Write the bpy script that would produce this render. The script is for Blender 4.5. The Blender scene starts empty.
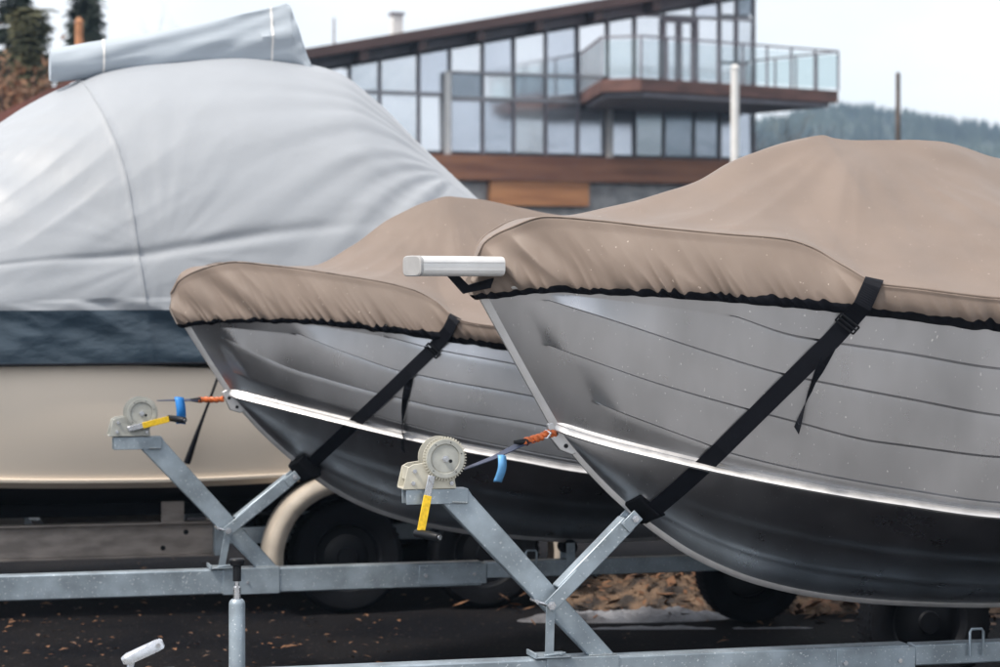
import bpy, bmesh, math, random
import numpy as np
from mathutils import Vector, Matrix, noise
from mathutils.bvhtree import BVHTree
random.seed(7)
PI = math.pi
R = math.radians
scene = bpy.context.scene
COL = scene.collection
ZC = 1.72            # eye height
FP = 2400.0          # focal length in pixels of a 1000 px wide frame
HX, HY = 500.0, 290.0

# ------------------------------------------------------------------ frames
class Frame:
    """a local frame standing on the ground: a = along, b = across (away from camera), z = up"""
    def __init__(self, x, y, deg):
        self.x, self.y, self.t = x, y, R(deg)
        self.c, self.s = math.cos(self.t), math.sin(self.t)
    def solve(self, px, py, b):
        k = (px-HX)/FP
        ox, oy = self.x - b*self.s, self.y + b*self.c
        a = (k*oy-ox)/(self.c-k*self.s)
        D = oy+a*self.s
        return a, ZC-(py-HY)/FP*D
    def world(self, p):
        return Vector((self.x+p[0]*self.c-p[1]*self.s, self.y+p[0]*self.s+p[1]*self.c, p[2]))
    def local(self, w):
        dx, dy = w[0]-self.x, w[1]-self.y
        return Vector((dx*self.c+dy*self.s, -dx*self.s+dy*self.c, w[2]))
    def proj(self, p):
        w = self.world(p)
        return HX+FP*w.x/w.y, HY-FP*(w.z-ZC)/w.y
    def ray(self, px, py):
        o = self.local((0, 0, ZC)); q = self.local(((px-HX)/FP, 1.0, ZC-(py-HY)/FP))
        return o, (q-o).normalized()
    def mat(self):
        return Matrix.Translation((self.x, self.y, 0)) @ Matrix.Rotation(self.t, 4, 'Z')

def pchip(xs, ys):
    xs = np.array(xs, float); ys = np.array(ys, float)
    o = np.argsort(xs); xs = xs[o]; ys = ys[o]
    h = np.diff(xs); d = np.diff(ys)/h
    m = np.zeros_like(ys)
    m[0] = d[0]; m[-1] = d[-1]
    for i in range(1, len(xs)-1):
        if d[i-1]*d[i] > 0:
            w1 = 2*h[i]+h[i-1]; w2 = h[i]+2*h[i-1]
            m[i] = (w1+w2)/(w1/d[i-1]+w2/d[i])
    def f(x):
        if x <= xs[0]: return float(ys[0]+m[0]*(x-xs[0]))
        if x >= xs[-1]: return float(ys[-1])
        i = int(np.searchsorted(xs, x)-1); i = max(0, min(i, len(h)-1))
        t = (x-xs[i])/h[i]
        return float((2*t**3-3*t*t+1)*ys[i]+(t**3-2*t*t+t)*h[i]*m[i]+(-2*t**3+3*t*t)*ys[i+1]+(t**3-t*t)*h[i]*m[i+1])
    return f
def sst(e0, e1, x):
    t = max(0.0, min(1.0, (x-e0)/(e1-e0))); return t*t*(3-2*t)
def nz(x, y=0, z=0): return noise.noise(Vector((x, y, z)))

# ------------------------------------------------------------------ objects
def tag(o, label=None, cat=None, group=None, kind=None):
    if label: o['label'] = label
    if cat: o['category'] = cat
    if group: o['group'] = group
    if kind: o['kind'] = kind
    return o
def empty(name, F, label=None, cat=None, group=None, z=0):
    o = bpy.data.objects.new(name, None); COL.objects.link(o)
    o.matrix_world = F.mat() @ Matrix.Translation((0, 0, z)); o.empty_display_size = .2
    return tag(o, label, cat, group)
class MB:
    def __init__(s): s.v = []; s.f = []
    def add(s, vs, fs):
        n = len(s.v); s.v += [tuple(p) for p in vs]; s.f += [tuple(i+n for i in f) for f in fs]; return s
    def box(s, x0, x1, y0, y1, z0, z1):
        return s.add([(x0,y0,z0),(x1,y0,z0),(x1,y1,z0),(x0,y1,z0),(x0,y0,z1),(x1,y0,z1),(x1,y1,z1),(x0,y1,z1)],
                     [(0,3,2,1),(4,5,6,7),(0,1,5,4),(1,2,6,5),(2,3,7,6),(3,0,4,7)])
    def prism(s, pts, y0, y1):
        """polygon of (a,z) extruded between two b values"""
        n = len(pts)
        ar = sum(pts[i][0]*pts[(i+1)%n][1]-pts[(i+1)%n][0]*pts[i][1] for i in range(n))
        if ar < 0: pts = pts[::-1]
        vs = [(p[0], y0, p[1]) for p in pts]+[(p[0], y1, p[1]) for p in pts]
        fs = [tuple(range(n)), tuple(range(2*n-1, n-1, -1))]
        fs += [(i, i+n, (i+1) % n+n, (i+1) % n) for i in range(n)]
        return s.add(vs, fs)
    def plan(s, pts, z0, z1):
        n = len(pts)
        vs = [(p[0], p[1], z0) for p in pts]+[(p[0], p[1], z1) for p in pts]
        fs = [tuple(range(n-1, -1, -1)), tuple(range(n, 2*n))]+[(i, (i+1) % n, (i+1) % n+n, i+n) for i in range(n)]
        return s.add(vs, fs)
    def bar(s, p, q, w, h, up=(0, 0, 1)):
        """rectangular bar from p to q; w across, h along up"""
        p = Vector(p); q = Vector(q); d = (q-p).normalized(); u = Vector(up)
        sd = d.cross(u)
        if sd.length < 1e-4: sd = d.cross(Vector((1, 0, 0)))
        sd.normalize(); u = sd.cross(d).normalized()
        vs = []
        for c in (p, q):
            for i, j in ((-1,-1),(1,-1),(1,1),(-1,1)): vs.append(c+sd*(w/2*i)+u*(h/2*j))
        return s.add(vs, [(0,1,2,3),(7,6,5,4),(0,4,5,1),(1,5,6,2),(2,6,7,3),(3,7,4,0)])
    def tube(s, pts, r, n=10, cap=True):
        pts = [Vector(p) for p in pts]; rs = r if isinstance(r, (list, tuple)) else [r]*len(pts)
        prev = None; base = len(s.v); k = len(pts)
        for i, p in enumerate(pts):
            d = (pts[min(i+1, k-1)]-pts[max(i-1, 0)]).normalized()
            if prev is None:
                a = d.cross(Vector((0, 0, 1)))
                if a.length < .05: a = d.cross(Vector((0, 1, 0)))
                a.normalize()
            else:
                a = (prev-d*prev.dot(d)).normalized()
            prev = a; b = d.cross(a)
            for j in range(n):
                t = 2*PI*j/n; s.v.append(tuple(p+(a*math.cos(t)+b*math.sin(t))*rs[i]))
        for i in range(k-1):
            for j in range(n):
                s.f.append((base+i*n+j, base+i*n+(j+1) % n, base+(i+1)*n+(j+1) % n, base+(i+1)*n+j))
        if cap:
            s.f.append(tuple(base+j for j in range(n-1, -1, -1))); s.f.append(tuple(base+(k-1)*n+j for j in range(n)))
        return s
    def ribbon(s, pts, nrm, w, th):
        """strap: centre points, outward normals, width and thickness"""
        k = len(pts); base = len(s.v)
        for i in range(k):
            d = (Vector(pts[min(i+1, k-1)])-Vector(pts[max(i-1, 0)])).normalized()
            n = Vector(nrm[i]); n = (n-d*n.dot(d)).normalized(); sd = d.cross(n)
            for u, v in ((-.5, 0), (.5, 0), (.5, 1), (-.5, 1)):
                s.v.append(tuple(Vector(pts[i])+sd*(w*u)+n*(th*v)))
        for i in range(k-1):
            for j in range(4):
                s.f.append((base+i*4+j, base+i*4+(j+1) % 4, base+(i+1)*4+(j+1) % 4, base+(i+1)*4+j))
        s.f.append((base, base+3, base+2, base+1)); e = base+(k-1)*4; s.f.append((e, e+1, e+2, e+3))
        return s
    def grid(s, P):
        m, n = len(P), len(P[0]); base = len(s.v)
        for row in P: s.v += [tuple(p) for p in row]
        for i in range(m-1):
            for j in range(n-1):
                s.f.append((base+i*n+j, base+i*n+j+1, base+(i+1)*n+j+1, base+(i+1)*n+j))
        return s
    def each(s, name, mat, parent=None, **kw):
        """one object per connected piece"""
        par = list(range(len(s.v)))
        def fd(i):
            while par[i] != i: par[i] = par[par[i]]; i = par[i]
            return i
        for f in s.f:
            for i in f[1:]: par[fd(i)] = fd(f[0])
        gr = {}
        for f in s.f: gr.setdefault(fd(f[0]), []).append(f)
        out = []
        for fs in gr.values():
            ids = sorted({i for f in fs for i in f}); mp = {v: k for k, v in enumerate(ids)}
            m = MB(); m.v = [s.v[i] for i in ids]; m.f = [tuple(mp[i] for i in f) for f in fs]
            out.append(m.build(name, mat, parent, **kw))
        return out
    def build(s, name, mat, parent=None, smooth=35, bevel=0, F=None, seg=2, solid=0, recalc=True):
        me = bpy.data.meshes.new(name); me.from_pydata(s.v, [], s.f); me.update()
        if recalc:
            bm = bmesh.new(); bm.from_mesh(me); bmesh.ops.recalc_face_normals(bm, faces=bm.faces); bm.to_mesh(me); bm.free()
        if smooth:
            me.polygons.foreach_set('use_smooth', [True]*len(me.polygons))
            me.set_sharp_from_angle(angle=R(smooth))
        if isinstance(mat, (list, tuple)):
            for m_ in mat: me.materials.append(m_)
        else: me.materials.append(mat)
        o = bpy.data.objects.new(name, me); COL.objects.link(o)
        if parent: o.parent = parent
        if F: o.matrix_world = F.mat()
        if solid:
            m = o.modifiers.new('solid', 'SOLIDIFY'); m.thickness = solid; m.offset = 0
        if bevel:
            m = o.modifiers.new('bevel', 'BEVEL'); m.width = bevel; m.segments = seg; m.limit_method = 'ANGLE'; m.angle_limit = R(40)
        return o

# ------------------------------------------------------------------ materials
def material(name, col, rough=.5, metal=0, var=.0, vscale=8, bump=0, bscale=40, rvar=0, spec=None, col2=None, mixpos=(.4, .6),
             stretch=(1, 1, 1), detail=5, sheen=0, coat=0, fleck=None, bdist=.01):
    m = bpy.data.materials.new(name); m.use_nodes = True
    nt = m.node_tree; N = nt.nodes; L = nt.links
    b = N['Principled BSDF']
    b.inputs['Roughness'].default_value = rough; b.inputs['Metallic'].default_value = metal
    b.inputs['Base Color'].default_value = (*col, 1)
    if spec is not None: b.inputs['Specular IOR Level'].default_value = spec
    if sheen: b.inputs['Sheen Weight'].default_value = sheen
    if coat: b.inputs['Coat Weight'].default_value = coat
    tc = N.new('ShaderNodeTexCoord'); mp = N.new('ShaderNodeMapping'); mp.inputs['Scale'].default_value = stretch
    L.new(tc.outputs['Object'], mp.inputs['Vector'])
    def nse(sc, det=detail, dist=0):
        n = N.new('ShaderNodeTexNoise'); n.inputs['Scale'].default_value = sc; n.inputs['Detail'].default_value = det
        n.inputs['Distortion'].default_value = dist
        L.new(mp.outputs['Vector'], n.inputs['Vector']); return n
    c_out = None
    if var or col2:
        n = nse(vscale); r = N.new('ShaderNodeValToRGB'); L.new(n.outputs['Fac'], r.inputs['Fac'])
        r.color_ramp.elements[0].position = mixpos[0]; r.color_ramp.elements[1].position = mixpos[1]
        c2 = col2 if col2 else tuple(c*(1-var) for c in col)
        r.color_ramp.elements[0].color = (*c2, 1); r.color_ramp.elements[1].color = (*col, 1)
        c_out = r.outputs['Color']
    if fleck:
        fc, fs, fp = fleck
        n = nse(fs, 2); r = N.new('ShaderNodeValToRGB'); L.new(n.outputs['Fac'], r.inputs['Fac'])
        r.color_ramp.elements[0].position = fp; r.color_ramp.elements[1].position = fp+.03
        r.color_ramp.elements[0].color = (0, 0, 0, 1); r.color_ramp.elements[1].color = (1, 1, 1, 1)
        mx = N.new('ShaderNodeMix'); mx.data_type = 'RGBA'
        L.new(r.outputs['Color'], mx.inputs[0])
        if c_out: L.new(c_out, mx.inputs[6])
        else: mx.inputs[6].default_value = (*col, 1)
        mx.inputs[7].default_value = (*fc, 1); c_out = mx.outputs[2]
    if c_out: L.new(c_out, b.inputs['Base Color'])
    if rvar:
        n = nse(vscale*1.7, 6); mr = N.new('ShaderNodeMapRange'); L.new(n.outputs['Fac'], mr.inputs['Value'])
        mr.inputs['From Min'].default_value = .3; mr.inputs['From Max'].default_value = .7
        mr.inputs['To Min'].default_value = max(.02, rough-rvar); mr.inputs['To Max'].default_value = min(1, rough+rvar)
        L.new(mr.outputs['Result'], b.inputs['Roughness'])
    if bump:
        n = nse(bscale, 6); bp = N.new('ShaderNodeBump'); bp.inputs['Strength'].default_value = bump; bp.inputs['Distance'].default_value = bdist
        L.new(n.outputs['Fac'], bp.inputs['Height']); L.new(bp.outputs['Normal'], b.inputs['Normal'])
    return m

M = {}
M['alu'] = material('aluminium_sheet', (.52, .53, .56), .31, 1.0, var=.26, vscale=4.5, mixpos=(.3, .7), rvar=.05, bump=.05, bscale=2.6, fleck=((.80, .81, .82), 130, .715), bdist=.02, detail=3, stretch=(1, 1, .45))
M['alu_bright'] = material('aluminium_extrusion', (.60, .60, .61), .46, .85, var=.1, vscale=14, rvar=.08, bump=.05, bscale=60)
M['alu_white'] = material('anodised_profile', (.74, .74, .74), .38, .25, var=.08, vscale=10, bump=.04, bscale=50)
M['endcap'] = material('grey_plastic_cap', (.36, .36, .365), .5, 0, var=.1, vscale=20)
M['cover'] = material('taupe_canvas', (.188, .144, .118), .60, 0, var=.16, vscale=4.5, mixpos=(.3, .7), bump=.3, bscale=330, sheen=.12, rvar=.08, bdist=.0012, fleck=((.40, .34, .30), 75, .73))
M['weld'] = material('weld_bead', (.30, .34, .37), .45, .6, var=.3, vscale=60, bump=.6, bscale=200)
M['trim'] = material('black_trim', (.005, .006, .010), .7, 0, spec=.15, bump=.2, bscale=120, bdist=.002)
M['web'] = material('black_webbing', (.005, .006, .010), .7, 0, spec=.15, bump=.4, bscale=300, bdist=.002)
M['galv'] = material('galvanised_steel', (.39, .465, .53), .40, .50, var=.38, vscale=9, mixpos=(.35, .68), rvar=.12, bump=.1, bscale=60, fleck=((.58, .63, .67), 110, .655), bdist=.003)
M['galv_dull'] = material('weathered_galvanised', (.35, .31, .285), .55, .35, var=.35, vscale=5, rvar=.1, stretch=(1, 1, 3), bump=.1)
M['cream'] = material('cream_enamel', (.55, .53, .45), .42, .1, var=.12, vscale=18, rvar=.1, bump=.05, bscale=90, fleck=((.30, .29, .26), 150, .70))
M['cream_dark'] = material('worn_cream_enamel', (.44, .45, .42), .45, .2, var=.2, vscale=22, rvar=.1, bump=.06, bscale=90)
M['zinc'] = material('zinc_plate', (.62, .64, .68), .28, .9, var=.15, vscale=40, rvar=.1)
M['yellow'] = material('yellow_sleeve', (.80, .52, .012), .45, 0, var=.25, vscale=90, bump=.05)
M['black_pl'] = material('black_plastic', (.006, .007, .010), .45, 0, spec=.25, bump=.05)
M['arch'] = material('pale_mudguard', (.46, .41, .35), .6, 0, var=.25, vscale=6, bump=.1)
M['rubber'] = material('rubber', (.006, .007, .010), .8, 0, spec=.12, var=.3, vscale=12, bump=.2, bscale=60)
M['orange'] = material('orange_hook', (.72, .17, .045), .45, 0, var=.35, vscale=70, bump=.3, bscale=160, bdist=.003)
M['blue'] = material('blue_tape', (.025, .24, .70), .45, 0, var=.15, vscale=40)
M['blue_pale'] = material('faded_blue_tape', (.13, .38, .72), .45, 0, var=.15, vscale=40)
M['navyweb'] = material('dark_blue_webbing', (.035, .045, .085), .5, 0, bump=.3, bscale=250, bdist=.002)
M['tarp'] = material('grey_tarpaulin', (.315, .340, .375), .50, 0, var=.07, vscale=1.3, mixpos=(.3, .7), bump=.3, bscale=2.4, bdist=.045, rvar=.08, sheen=.1)
M['tarp_blue'] = material('blue_grey_canvas', (.385, .44, .50), .45, 0, var=.07, vscale=1.3, bump=.3, bscale=2.4, bdist=.03)
M['navy'] = material('navy_tarpaulin', (.034, .058, .084), .36, 0, var=.12, vscale=3, bump=.30, bscale=7, bdist=.05, stretch=(.8, 1, 1.6))
M['gel'] = material('beige_gelcoat', (.90, .79, .665), .34, 0, var=.05, vscale=1.2, mixpos=(.3, .7), coat=.3)
M['anti'] = material('dark_hull_bottom', (.010, .011, .016), .6, 0, spec=.2, var=.3, vscale=3)
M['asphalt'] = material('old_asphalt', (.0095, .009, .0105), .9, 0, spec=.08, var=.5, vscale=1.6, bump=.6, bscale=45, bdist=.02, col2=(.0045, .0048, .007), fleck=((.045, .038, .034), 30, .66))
M['bounce_ground'] = material('pale_bounce_ground', (.27, .27, .27), .8, 0, col2=(.17, .17, .172), vscale=.7, mixpos=(.35, .65), bump=.3, bscale=20)  # tone of the added pale ground that the hulls mirror
M['leaf'] = material('fallen_leaves', (.20, .095, .045), .8, 0, col2=(.06, .038, .028), vscale=3, mixpos=(.35, .65))
M['litter'] = material('dry_debris', (.18, .118, .078), .85, 0, col2=(.03, .024, .022), vscale=7, mixpos=(.4, .6), bump=1, bscale=25, bdist=.06)
M['oldsnow'] = material('old_snow', (.24, .25, .28), .6, 0, col2=(.07, .07, .08), vscale=4, mixpos=(.32, .62), bump=.8, bscale=14, bdist=.05)
M['plank'] = material('weathered_plank', (.50, .36, .24), .75, 0, var=.35, vscale=8, stretch=(.3, 4, 4), bump=.2)
M['darkwood'] = material('near_black_boards', (.010, .011, .015), .9, 0, spec=.1, var=.4, vscale=4, stretch=(1, 1, .2), bump=.3)  # near black, so the added board screen passes for shade
M['wood'] = material('red_brown_cladding', (.45, .185, .08), .6, 0, col2=(.27, .095, .042), vscale=.9, mixpos=(.35, .65), stretch=(.5, 1, 6), bump=.2, bscale=8)
M['wood_l'] = material('orange_brown_cladding', (.54, .25, .11), .6, 0, col2=(.38, .16, .07), vscale=.9, stretch=(.5, 1, 6), bump=.2, bscale=8)
M['roofmetal'] = material('brown_roof', (.085, .045, .042), .5, 0, var=.2, vscale=1)
M['frame_d'] = material('dark_frame', (.22, .205, .235), .5, 0, var=.2, vscale=2)
M['frame_l'] = material('grey_mullion', (.33, .33, .36), .5, 0, var=.2, vscale=2)
M['stone'] = material('grey_stone', (.50, .50, .50), .85, 0, col2=(.30, .30, .31), vscale=2.5, mixpos=(.35, .65), bump=.8, bscale=4, bdist=.1)
M['white'] = material('white_paint', (.74, .74, .73), .5, 0, var=.08, vscale=3)
M['deck'] = material('deck_board', (.16, .075, .06), .6, 0, var=.4, vscale=1.5, stretch=(1, 1, 3))
M['bark'] = material('bark', (.13, .10, .085), .9, 0, var=.4, vscale=6, bump=.5, bscale=12)
M['needle'] = material('spruce_needles', (.020, .036, .024), .8, 0, col2=(.008, .015, .012), vscale=1.2, mixpos=(.35, .65))
M['needle2'] = material('olive_foliage', (.10, .095, .040), .8, 0, col2=(.030, .038, .020), vscale=1.2, mixpos=(.35, .65))
M['drybush'] = material('dry_foliage', (.27, .15, .085), .85, 0, col2=(.12, .07, .045), vscale=1.5)
M['forest'] = material('forest_hill', (.055, .075, .060), .95, 0, col2=(.018, .030, .030), vscale=.035, mixpos=(.38, .62), bump=1, bscale=.16, bdist=3)
M['redroof'] = material('red_brown_roof', (.20, .075, .06), .7, 0, var=.3, vscale=2)
M['post'] = material('orange_timber', (.50, .24, .12), .8, 0, var=.3, vscale=4)
def glass_mat(name, col, rough, spec):
    m = material(name, col, rough, 0, bump=.25, bscale=.9, bdist=.06)
    b = m.node_tree.nodes['Principled BSDF']; b.inputs['Specular IOR Level'].default_value = spec
    b.inputs['IOR'].default_value = 1.9
    return m
M['glass'] = material('window_glass', (.90, .93, .97), .12, .75, var=.12, vscale=.28, mixpos=(.3, .7), bump=.12, bscale=.8, bdist=.05)
M['glass_b'] = material('window_glass_darker', (.70, .75, .83), .12, .75, var=.25, vscale=.25, mixpos=(.3, .7), bump=.15, bscale=.8, bdist=.06)
def rail_glass():
    m = bpy.data.materials.new('balcony_glass'); m.use_nodes = True; N = m.node_tree.nodes; L = m.node_tree.links
    b = N['Principled BSDF']; b.inputs['Base Color'].default_value = (.45, .62, .64, 1); b.inputs['Roughness'].default_value = .05
    tr = N.new('ShaderNodeBsdfTransparent'); tr.inputs['Color'].default_value = (.86, .91, .92, 1)
    mx = N.new('ShaderNodeMixShader'); mx.inputs[0].default_value = .13
    L.new(tr.outputs[0], mx.inputs[1]); L.new(b.outputs[0], mx.inputs[2]); L.new(mx.outputs[0], N['Material Output'].inputs['Surface'])
    return m
M['railglass'] = rail_glass()

# ================================================================== ALUMINIUM BOATS
class Hull:
    def __init__(s, F, spec):
        s.F = F; s.spec = spec
        s.aend = spec['aend']
        s.g = s.curve(spec['gun'], *spec['gB'], ext=spec['gext'])
        s.c = s.curve(spec['chine'], *spec['cB'], ext=spec['cext'])
        s.k = s.curve(spec['keel'], 0, 1, 1, ext=spec['kext'])
        s.fs = []
        ts = np.linspace(0, 1, 420)
        G = []
        for t in ts:
            for f in np.linspace(0, 1, 90):
                p = s.up(t, f); q = F.proj(p); G.append((q[0], q[1], t, f))
        G = np.array(G)
        for pix in spec['strakes']:
            T_, F_ = [], []
            for (x, y) in pix:
                i = int(np.argmin((G[:, 0]-x)**2+(G[:, 1]-y)**2)); T_.append(G[i, 2]); F_.append(G[i, 3])
            # extend to both ends
            n = len(s.fs)+1
            f = pchip(T_, F_); t0, f0, f1 = T_[0], F_[0], F_[-1]; t1 = T_[-1]
            s.fs.append((f, t0, f0, t1, f1))
    def curve(s, pix, B, L, p, ext):
        a0, z0 = s.F.solve(pix[0][0], pix[0][1], 0)
        bf = lambda a: -B*(1-(1-max(0, min(1, (a-a0)/L)))**p) if B else 0.0
        A, Z = [a0], [z0]
        for (x, y) in pix[1:]:
            a = s.F.solve(x, y, 0)[0]
            for _ in range(60):
                b = bf(a); a2, z = s.F.solve(x, y, b); a = .5*a+.5*a2
            A.append(a); Z.append(z)
        for (a, z) in ext: A.append(a); Z.append(z)
        return a0, bf, pchip(A, Z)
    def P(s, c, t):
        a = c[0]+(s.aend-c[0])*t**1.6
        return Vector((a, c[1](a), c[2](a)))
    def nrm(s, c, t):
        p = s.P(c, max(0, t-.004)); q = s.P(c, min(1, t+.004)); d = q-p; d.z = 0; d.normalize()
        return Vector((d.y, -d.x, 0)) if True else None
    def up(s, t, f, off=0):
        p, q = s.P(s.g, t), s.P(s.c, t)
        r = p.lerp(q, f); n = (s.nrm(s.g, t)*(1-f)+s.nrm(s.c, t)*f)
        k = .014*math.sin(PI*f)*min(1, t*6)
        e = sst(0, .03, t)
        r = r+n*(k+off*e)
        return r
    def lo(s, t, f, off=0):
        p, q = s.P(s.c, t), s.P(s.k, t)
        r = p.lerp(q, f); n = s.nrm(s.c, t)
        n2 = (n*.5+Vector((0, 0, -.8)))
        r = r+n2*((.022*math.sin(PI*f)*min(1, t*6))+off*sst(0, .05, t))
        return r
    def strake_f(s, k, t):
        f, t0, f0, t1, f1 = s.fs[k]
        if t < t0: return max(.02+.04*k, f0-(t0-t)*.9*0+(-(t0-t)*.4))
        if t > t1: return f1
        return f(t)
    def build(s, root, mat):
        nt = 300; ts = [i/(nt-1) for i in range(nt)]
        nk = len(s.fs)
        rows = []
        # f values per column
        fr = []
        for t in ts:
            ks = [s.strake_f(k, t) for k in range(nk)]
            lo = 0
            for k in range(nk):
                ks[k] = max(ks[k], lo+.035); lo = ks[k]
            hi = .97
            for k in range(nk-1, -1, -1):
                ks[k] = min(ks[k], hi); hi = ks[k]-.03
            fr.append(ks)
        AMP = s.spec['amp']
        def fade(k, t): return sst(s.fs[k][1]-.012, s.fs[k][1]+.03, t)
        SUB = 7
        grid = []
        for k in range(nk+1):
            for u in [0, .05, .11, .25, .45, .65, .85, .95, 1.0]:
                row = []
                for i, t in enumerate(ts):
                    f0 = fr[i][k-1]+.004+.009*fade(k-1, t) if k > 0 else 0
                    f1 = fr[i][k] if k < nk else 1.0
                    off = AMP*u*(fade(k, t) if k < nk else 0)
                    if k > 0 and u < .1: off -= .0015*(1-u/.11)*fade(k-1, t)
                    # crisp lip: last bit of the plank rolls out
                    row.append(s.up(t, f0+(f1-f0)*u, off))
                grid.append(row)
        low = []
        bt = [.38, .70]
        for k in range(3):
            for j in range(6):
                row = []
                for t in ts:
                    f0 = bt[k-1]+.02 if k else 0; f1 = bt[k] if k < 2 else 1
                    u = j/5; row.append(s.lo(t, f0+(f1-f0)*u, (.004*u*sst(.10, .45, t) if k < 2 else 0)))
                low.append(row)
        G = grid+low[1:]
        mb = MB(); mb.grid(G)
        mb.grid([[Vector((p.x, -p.y, p.z)) for p in r][::-1] for r in G])
        # transom
        tr = [r[-1] for r in G]; poly = tr+[Vector((p.x, -p.y, p.z)) for p in tr[::-1]]
        n = len(mb.v); mb.v += [tuple(p) for p in poly]; mb.f.append(tuple(range(n, n+len(poly))))
        s.bvh = BVHTree.FromPolygons([Vector(v) for v in mb.v], mb.f)
        return mb.build('hull', mat, root, smooth=28, recalc=False)
    def ribs(s, c, prof, t0=0, t1=1, n=260):
        """extrude a small section (outward, up) along a curve, both sides"""
        G = []
        for i in range(n):
            t = t0+(t1-t0)*i/(n-1); p = s.P(c, t); nn = s.nrm(c, t); e = .35+.65*sst(0, .06, t)
            G.append([p+nn*(o*e)+Vector((0, 0, z)) for o, z in prof])
        mb = MB(); mb.grid(G); mb.grid([[Vector((p.x, -p.y, p.z)) for p in r[::-1]] for r in G])
        return mb

def make_boat(F, spec, root):
    H = Hull(F, spec)
    H.build(root, M['alu'])
    prof = [(-.004, .030), (.010, .030), (.014, .024), (.021, .0175), (.019, .0145), (.032, .005), (.036, -.003), (.030, -.009), (-.004, -.012)]
    H.ribs(H.c, prof).each('spray_rail', M['alu_bright'], root, smooth=30)
    pr2 = [(-.003, .052), (.008, .051), (.009, .045), (-.003, .043)]
    gr = [(-.004, .02), (.022, .02), (.026, -.005), (.022, -.012), (-.004, -.012)]
    H.ribs(H.g, gr).each('gunwale', M['alu_bright'], root, smooth=30)
    # stem bar along stem and keel
    path = [H.P(H.g, 0).lerp(H.P(H.c, 0), i/10) for i in range(11)]
    k0 = H.P(H.c, 0)
    for i in range(1, 150):
        path.append(H.P(H.k, (i/150)))
    G = []
    for i, p in enumerate(path):
        d = (path[min(i+1, len(path)-1)]-path[max(0, i-1)]).normalized()
        n = Vector((d.z, 0, -d.x)); n = n if n.x < 0 or n.z < 0 else -n
        w = .012; hw = .0125
        G.append([p-n*.03+Vector((0, -hw-.002, 0)), p+n*.000+Vector((0, -hw, 0)), p+n*(w)+Vector((0, -hw*.55, 0)), p+n*(w)+Vector((0, hw*.55, 0)), p+n*.0+Vector((0, hw, 0)), p-n*.03+Vector((0, hw+.002, 0))])
    mb = MB().grid(G)
    for e in (0, len(G)-1):
        n = len(mb.v); mb.v += [tuple(p) for p in G[e]]; mb.f.append(tuple(range(n, n+6)))
    mb.build('stem_bar', M['alu_bright'], root, smooth=30)
    # towing eye plate on the stem
    e = spec['eye']
    pts = []
    for (x, y) in e:
        a, z = F.solve(x, y, -.012); pts.append((a, z))
    hole = [F.solve(x, y, -.012) for x, y in spec['eyeholes']]
    mb = MB()
    mb.prism(pts, -.012, .012)
    pl = mb.build('towing_plate', M['alu_bright'], root, bevel=.004, seg=3)
    mh = MB()
    for (a, z) in hole: mh.tube([(a, -.0145, z), (a, .0145, z)], .0075, 12)
    mh.each('hole', M['black_pl'], pl)
    return H

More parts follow.
